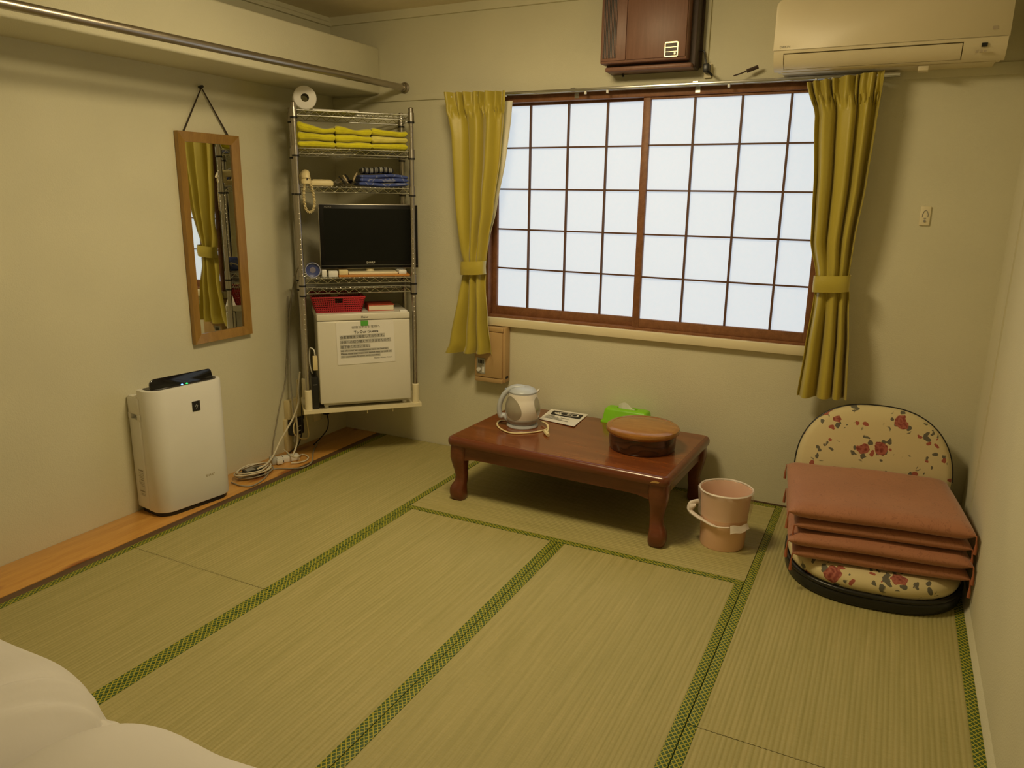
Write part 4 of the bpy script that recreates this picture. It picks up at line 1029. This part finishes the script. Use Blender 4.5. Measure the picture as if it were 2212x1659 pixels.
def tissue_box():
    mt = P('lime_plastic', (.23, .62, .01), .4)
    p = at(1297, 911, 'z', ZT); x0, y0 = p.x+.004, min(p.y, -.118)
    h = zat(x0+.1, y0, 893.5)-ZT
    t = thing('tissue_box', 'lime green tissue box with tissue poking out behind the wooden box', 'tissue box', (x0, y0, ZT), math.radians(-1))
    L_, D_ = .262, .108; h = .082
    def ring(i, z): return [(x, y, z) for x, y in rrect(i, L_-i, i, D_-i, .014, 4)]
    pts = []; rs = [ring(-.006, 0), ring(-.006, .006), ring(.002, .016), ring(.010, h-.012), ring(.016, h-.003), ring(.024, h)]; n = len(rs[0]); fc = []
    def slot(z, k=1.0): return [(L_/2+.065*k*math.cos(a_), D_/2+.017*k*math.sin(a_), z) for a_ in (math.atan2((y-D_/2)/.02, (x-L_/2)/.065) for x, y, _ in rs[5])]
    rs += [slot(h), slot(h-.003), slot(h-.016)]
    for r in rs: pts += r
    for j in range(len(rs)-1):
        for i in range(n): fc.append((j*n+i, j*n+(i+1) % n, (j+1)*n+(i+1) % n, (j+1)*n+i))
    fc += [tuple(range(n)), tuple((len(rs)-1)*n+i for i in range(n))]
    mk('cover', MB().poly(pts, fc), mt, t, smooth=40)
    mk('slot', MB().prism(ell(24, .064, .016), h-.017, h-.014, 'z', M=Matrix.Translation((L_/2, D_/2, 0))), m_paper, t)
    mk('tissue', MB().grid(lambda s, v: Vector((L_/2-.05+.09*s, D_/2-.002+.010*math.sin(6*s)+.012*v*(s-.3), h-.016+v*(.012+.030*math.sin(math.pi*min(1, .2+s*.85))+.004))), 14, 6, thick=.0012), m_paper, t, smooth=70)
tissue_box()
def wooden_box():
    f = at(1385, 989, 'z', ZT); d = Vector((f.x-CAM.x, f.y-CAM.y)).normalized(); r = .163
    cx, cy = f.x+d.x*r, f.y+d.y*r
    h = zat(cx, cy, 915)-ZT
    m, t_, b = nt_new('keyaki_grain'); v = coords(t_, (2.2, 2.2, 6.0)); n1 = noise(t_, v, 1.3, 2)
    g = mathn(t_, 'FRACT', mathn(t_, 'MULTIPLY', n1, 11)); fine = noise(t_, coords(t_, (60, 60, 9)), 3, 3)
    c = ramp(t_, g, [(0, (.018, .008, .004)), (.12, (.055, .020, .008)), (.8, (.095, .036, .013)), (1, (.02, .009, .004))])
    c = mixc(t_, mathn(t_, 'MULTIPLY', fine, .35), c, (.04, .015, .007)); t_.links.new(c, b.inputs['Base Color']); b.inputs['Roughness'].default_value = .3; b.inputs['Coat Weight'].default_value = .4
    ml = WOOD('lid_lacquer', (.27, .105, .018), (.38, .17, .032), (6, 30, 30), .22, coat=.3, bs=.01)
    t = thing('lidded_wooden_box', 'round dark-grained wooden box with caramel lid on the low table', 'wooden box', (cx, cy, ZT))
    zl = h-.040
    mk('bowl', MB().lathe([(0, 0), (.155, 0), (.160, .004), (r, .012), (r+.002, zl*.5), (r+.003, zl+.006)], 64), m, t)
    mk('lid', MB().lathe([(r+.002, zl-.004), (r+.010, zl), (r+.0175, zl+.008), (r+.0195, zl+.017), (r+.016, zl+.027), (r+.006, zl+.034), (r-.010, zl+.0365), (r-.013, zl+.0345), (r-.016, zl+.0352), (r*.5, zl+.039), (0, zl+.040)], 64), ml, t)
wooden_box()

# ------------------------------------------------------------------ waste bin with liner
def bin_():
    mp = P('pink_plastic', (.86, .55, .39), .45, var=.03)
    cx, cy = 2.372, -.592; H = .268
    t = thing('waste_bin', 'pink plastic waste bin with clear liner bag beside the low table', 'bin', (cx, cy, 0))
    mk('bucket', MB().lathe([(0, .004), (.094, .004), (.094, 0), (.099, .0), (.101, .006), (.106, .14), (.112, H-.03), (.116, H-.008), (.118, H), (.113, H), (.108, H-.03), (.10, .02), (0, .016)], 48), mp, t)
    m, tr, b = nt_new('liner_film'); b.inputs['Base Color'].default_value = (.86, .74, .68, 1); b.inputs['Roughness'].default_value = .22
    v = coords(tr); bump(tr, b, noise(tr, v, 38, 4), .5, .004)
    mixs = nd(tr, 'ShaderNodeMixShader'); tb = nd(tr, 'ShaderNodeBsdfTransparent'); mixs.inputs[0].default_value = .26
    tr.links.new(tb.outputs[0], mixs.inputs[1]); tr.links.new(b.outputs[0], mixs.inputs[2]); tr.links.new(mixs.outputs[0], tr.nodes['Material Output'].inputs[0])
    rnd = random.Random(7); ph = [rnd.uniform(0, 6.28) for _ in range(8)]
    def wob(a, j): return .0022*math.sin(5*a+ph[j % 8])+.0018*math.sin(11*a+ph[(j+3) % 8])
    lf = mk('liner', MB().lathe([(.088, H-.13), (.098, H-.06), (.108, H-.008), (.1165, H+.006), (.1235, H+.002), (.1225, H-.02), (.120, H-.07), (.119, H-.115)], 72, wob=wob), m, t, smooth=70); lf['label'] = 'thin translucent plastic liner folded over the rim'
    mk('liner_rim', MB().lathe([(.1150, H+.003), (.1185, H+.0085), (.1228, H+.003)], 72, wob=lambda a, j: .0015*math.sin(5*a)), P('liner_white', (.82, .74, .68), .35), t, smooth=70)
    # knotted side and hanging flap of the liner
    vd = Vector((CAM.x-cx, CAM.y-cy, 0)).normalized(); sd = Vector((-vd.y, vd.x, 0))   # towards camera / to its right
    L_ = -sd
    if L_.dot(cr) > 0: L_ = -L_
    m2 = P('liner_bunched', (.78, .70, .64), .4, bs=.5, bscale=60)
    k0 = L_*.118
    path = [k0+Vector((0, 0, H-.075)), k0+L_*.03+Vector((0, 0, H-.085))+vd*.01, k0+L_*.034+Vector((0, 0, H-.115))+vd*.03, L_*.09+vd*.075+Vector((0, 0, H-.135)), L_*.03+vd*.113+Vector((0, 0, H-.142)), L_*-.03+vd*.114+Vector((0, 0, H-.138))]
    mk('liner_twist', MB().tube(smooth_path(path, 6), [.012]*6+[.016]*6+[.014]*6+[.010]*6+[.006]*6+[.004], 10, sx=.55), m2, t, smooth=80)
    mk('liner_knot', MB().grid(lambda s, v: k0*1.1+L_*(.028*v)+Vector((0, 0, H-.085-.06*s*(.4+.6*v)))+vd*(.02*math.sin(5*s)+.02*v), 8, 6, thick=.002), m2, t, smooth=60)
    def flap(s, v):
        r = .122+.014*v; dvec = vd*math.cos(.25+.75*s)-L_*math.sin(.25+.75*s)
        return dvec*r+Vector((0, 0, H-.128-.034*v+.012*s*v+.003*math.sin(9*s)))
    mk('liner_flap', MB().grid(flap, 12, 6, thick=.001), m2, t, smooth=60)
bin_()

# ------------------------------------------------------------------ legless chair with a stack of floor cushions
def floral():
    m, t, b = nt_new('rose_print_fabric'); v = coords(t)
    dn = nd(t, 'ShaderNodeTexNoise'); dn.inputs['Scale'].default_value = 30; t.links.new(v, dn.inputs['Vector'])
    mixv = nd(t, 'ShaderNodeMix', _data_type='VECTOR'); mixv.inputs[0].default_value = .030
    t.links.new(v, mixv.inputs[4]); t.links.new(dn.outputs['Color'], mixv.inputs[5]); vv = mixv.outputs[1]
    def vor(s, feat='F1', src=vv):
        n = nd(t, 'ShaderNodeTexVoronoi', _feature=feat); n.inputs['Scale'].default_value = s; t.links.new(src, n.inputs['Vector']); return n
    big = vor(9.5); pet = vor(46); leaf = vor(30); sel = vor(30)
    ring = ramp(t, big.outputs['Distance'], [(.0, (1, 1, 1)), (.50, (1, 1, 1)), (.54, (0, 0, 0))])
    sp = nd(t, 'ShaderNodeSeparateColor'); t.links.new(leaf.outputs['Color'], sp.inputs[0])
    leafm = None
    for ang, lo_, hi_ in ((.7, .30, .62), (-.8, .42, .80), (1.5, .5, .75)):
        mp = nd(t, 'ShaderNodeMapping'); mp.inputs['Rotation'].default_value = (ang, ang*.7, ang); mp.inputs['Scale'].default_value = (1.0, .42, 1.0); t.links.new(vv, mp.inputs[0])
        lv_ = vor(36, src=mp.outputs[0]); s2 = nd(t, 'ShaderNodeSeparateColor'); t.links.new(lv_.outputs['Color'], s2.inputs[0])
        k_ = mathn(t, 'MULTIPLY', mathn(t, 'MULTIPLY', mathn(t, 'LESS_THAN', lv_.outputs['Distance'], .40), mathn(t, 'MULTIPLY', mathn(t, 'GREATER_THAN', s2.outputs[0], lo_), mathn(t, 'LESS_THAN', s2.outputs[0], hi_))), ring)
        leafm = k_ if leafm is None else mathn(t, 'MAXIMUM', leafm, k_)
    rose = mathn(t, 'LESS_THAN', big.outputs['Distance'], .27)
    bud = mathn(t, 'MULTIPLY', mathn(t, 'MULTIPLY', mathn(t, 'LESS_THAN', leaf.outputs['Distance'], .34), mathn(t, 'LESS_THAN', sp.outputs[0], .12)), 1.0)
    rosec = ramp(t, pet.outputs['Distance'], [(.15, (.20, .030, .022)), (.5, (.42, .13, .09)), (.75, (.25, .05, .04))])
    c = mixc(t, leafm, (.66, .56, .32), (.125, .115, .085)); c = mixc(t, bud, c, (.36, .09, .06)); c = mixc(t, rose, c, rosec)
    t.links.new(c, b.inputs['Base Color']); b.inputs['Roughness'].default_value = .8; b.inputs['Sheen Weight'].default_value = .15
    bump(t, b, noise(t, v, 500, 2), .25, .001); return m
m_flor = floral()
def puff(outline, z0, h, edge=.05, n_r=10, crown=.02):
    """cushion on a closed outline (list of x,y): rounded edge, domed top, flat underside"""
    n = len(outline); cx = sum(p[0] for p in outline)/n; cy = sum(p[1] for p in outline)/n
    rings = []
    for k in range(7):
        a = math.pi*(k/6)-math.pi/2; ins = edge*(1-math.cos(a)); rings.append((ins, z0+h/2+h/2*math.sin(a)))
    pts, fc = [], []
    def inset(p, d):
        v = Vector((p[0]-cx, p[1]-cy)); L = v.length; return (cx+v.x*(1-d/L), cy+v.y*(1-d/L))
    for ins, z in rings: pts += [(*inset(p, ins), z) for p in outline]
    for q in (.75, .5, .25):
        pts += [(cx+(p[0]-cx)*q*(1-edge/.35), cy+(p[1]-cy)*q*(1-edge/.35), z0+h+crown*(1-q*q)) for p in outline]
    m = len(rings)+3
    for j in range(m-1):
        for i in range(n): fc.append((j*n+i, j*n+(i+1) % n, (j+1)*n+(i+1) % n, (j+1)*n+i))
    fc += [tuple(range(n)), tuple((m-1)*n+i for i in range(n))]
    return MB().poly(pts, fc)
CHX, CHY, CHA = 2.995, -.545, math.radians(5)
def legless_chair():
    t = thing('legless_chair', 'legless floor chair with rose-print fabric and black base rim', 'floor chair', (CHX, CHY, 0), CHA)
    def D_(s): return [(x*s, y*s if y < 0 else y*s*.95) for x, y in ell(56, .345, .375, 2.55)]
    mk('base_rim', MB().prism(D_(1.0), .0, .050, 'z', bev=.012, seg=3), m_blackp, t)
    mk('lower_piping', MB().tube([(x, y, .056) for x, y in D_(.985)], .010, 8, closed=True), m_blackp, t, smooth=80)
    mk('seat_cushion', puff(D_(.985), .045, .086, .055, crown=.003), m_flor, t, smooth=70)
    # backrest: arched slab leaning slightly toward the wall
    n = 40; W2, Ht = .334, .542
    arch = []
    for i in range(n+1):
        a = math.pi*i/n; arch.append((W2*math.copysign(abs(math.cos(a))**.80, math.cos(a)), Ht-.315+.315*math.sin(a)**.92))
    out = [(-W2*.93, 0), (W2*.93, 0)]+arch
    M = Matrix.Translation((-.008, .318, .10)) @ Matrix.Rotation(math.radians(-13), 4, 'X') @ Matrix.Rotation(math.pi/2, 4, 'X')
    b = puff(out, -.02, .075, .035, crown=.012); bmesh.ops.transform(b.bm, matrix=M, verts=b.bm.verts)
    mk('backrest', b, m_flor, t, smooth=70)
    mk('back_piping', MB().tube([M @ Vector((x*1.0, y, .012)) for x, y in arch], .006, 6), m_blackp, t, smooth=80)
    mk('hinge', MB().tube([(-.30, .325, .09), (.28, .325, .09)], .03, 12), m_blackp, t)
legless_chair()
def zabuton_mat():
    m, t, b = nt_new('brown_brocade'); v = coords(t)
    w = nd(t, 'ShaderNodeTexNoise'); w.inputs['Scale'].default_value = 9; w.inputs['Detail'].default_value = 2; w.inputs['Distortion'].default_value = 2.5; t.links.new(v, w.inputs['Vector'])
    ln = mathn(t, 'PINGPONG', mathn(t, 'MULTIPLY', w.outputs[0], 9), .5)
    f = ramp(t, ln, [(.03, (1, 1, 1)), (.09, (0, 0, 0))])
    c = mixc(t, mathn(t, 'MULTIPLY', f, .55), ramp(t, noise(t, v, 5), [(.3, (.36, .142, .07)), (.7, (.43, .178, .092))]), (.25, .088, .046))
    t.links.new(c, b.inputs['Base Color']); b.inputs['Roughness'].default_value = .6; b.inputs['Sheen Weight'].default_value = .25
    bump(t, b, f, .25, .001); return m
m_zab = zabuton_mat()
m_tassel = P('tassel_thread', (.40, .13, .06), .8)
def zabuton(label, loc, rz, W2, D2, h, tilt, seed, roll=0):
    rnd = random.Random(seed)
    t = thing('floor_cushion', label, 'cushion', loc, group='stack of brown floor cushions', rot=(tilt, roll, rz))
    n = 14
    def fn(sgn):
        def g(s, v):
            x, y = math.sin(math.pi/2*(2*s-1)), math.sin(math.pi/2*(2*v-1))
            R_ = .062
            ex, ey = (min(1, d_/R_) for d_ in (W2*(1-abs(x)), D2*(1-abs(y))))
            e = math.sqrt(max(0, 1-(1-ex)**2))*math.sqrt(max(0, 1-(1-ey)**2))
            th = h/2*e*(.90+.10*(1-x*x)*(1-y*y))
            px = W2*x*(1-.045*(1-abs(x)**2)*abs(y)**2); py = D2*y*(1-.045*(1-abs(y)**2)*abs(x)**2)
            return Vector((px, py, h/2+sgn*th+.0035*math.sin(4*x+seed)*math.sin(3*y+seed*2)*e))
        return g
    b = MB().grid(fn(1), 44, 40).grid(fn(-1), 44, 40); bmesh.ops.remove_doubles(b.bm, verts=b.bm.verts, dist=1e-4); bmesh.ops.recalc_face_normals(b.bm, faces=b.bm.faces)
    mk('cushion_cover', b, m_zab, t, smooth=75)
    for sx, sy in ((-1, -1), (1, -1), (-1, 1), (1, 1)):
        p = Vector((W2*sx*.985, D2*sy*.985, h/2))
        o = Vector((sx*.004, sy*.004, 0))
        mk('tassel', MB().tube([p, p+o, p+o*1.6+Vector((0, 0, -.028)), p+o*1.7+Vector((0, 0, -.045)), p+o*1.7+Vector((0, 0, -.072))], [.0022, .0026, .003, .0055, .0065], 8), m_tassel, t)
ZA = math.radians(8)
st = [('brown brocade floor cushion, lowest of the stack on the legless chair', (2.985, -.562, .126), .322, .288, .064, 0), ('brown brocade floor cushion, second from the seat in the stack', (2.975, -.565, .184), .335, .292, .068, .01), ('brown brocade floor cushion, third from the seat in the stack', (2.98, -.547, .246), .322, .278, .058, .01), ('brown brocade floor cushion, topmost of the stack on the legless chair', (2.968, -.549, .298), .338, .285, .075, .015)]
for i, (lab, loc, w2, d2, h, tl) in enumerate(st): zabuton(lab, loc, ZA, abs(w2), d2, h, tl, i+1)

# ------------------------------------------------------------------ bedding in the foreground
m_sheet = P('white_cotton', (.72, .69, .66), .9, var=.02, bs=.1, bscale=60, bdist=.004)
def bedding(label, x0, x1, y0, y1, zt, seed, rz=0, crease=1.0):
    rnd = random.Random(seed); ph = [rnd.uniform(0, 6.28) for _ in range(10)]
    cx, cy = (x0+x1)/2, (y0+y1)/2; W2, D2 = (x1-x0)/2, (y1-y0)/2
    t = thing('futon_bed', label, 'futon', (cx, cy, 0), rz, group='white futons')
    mk('mattress', MB().box(-W2+.04, W2-.04, -D2+.06, D2-.06, .002, .09, bev=.03, seg=3), m_sheet, t)
    def fn(s, v):
        x, y = 2*s-1, 2*v-1
        ax, ay = abs(x), abs(y)
        # rounded rectangle dome
        r = (ax**4+ay**6)**(1/5.0); e = max(0, 1-r**5)
        z = .012+(zt-.012)*e**.40
        z += (.018*math.sin(3.2*x+ph[0])*math.sin(2.6*y+ph[1])+.010*math.sin(7*x+2*y+ph[2])+.008*math.sin(9*y-3*x+ph[3]))*min(1, e*2)
        z += crease*sum(a_*math.exp(-((x-cx_-.25*(y-.8))/.028)**2)*math.exp(-((y-.80)/.16)**2) for cx_, a_ in ((.56, -.020), (.63, .016), (.74, -.018), (.80, .010)))
        return Vector((W2*x*(1+.01*math.sin(6*y+ph[4])), D2*y*(1+.008*math.sin(7*x+ph[5])), max(.004, z)))
    mk('duvet', MB().grid(fn, 90, 110), m_sheet, t, smooth=80)
bedding('white puffy futon duvet laid near the pine board', .10, 1.195, -4.60, -2.72, .30, 3)
bedding('white puffy futon duvet laid in the middle of the mats', 1.185, 2.22, -4.66, -2.79, .352, 5)
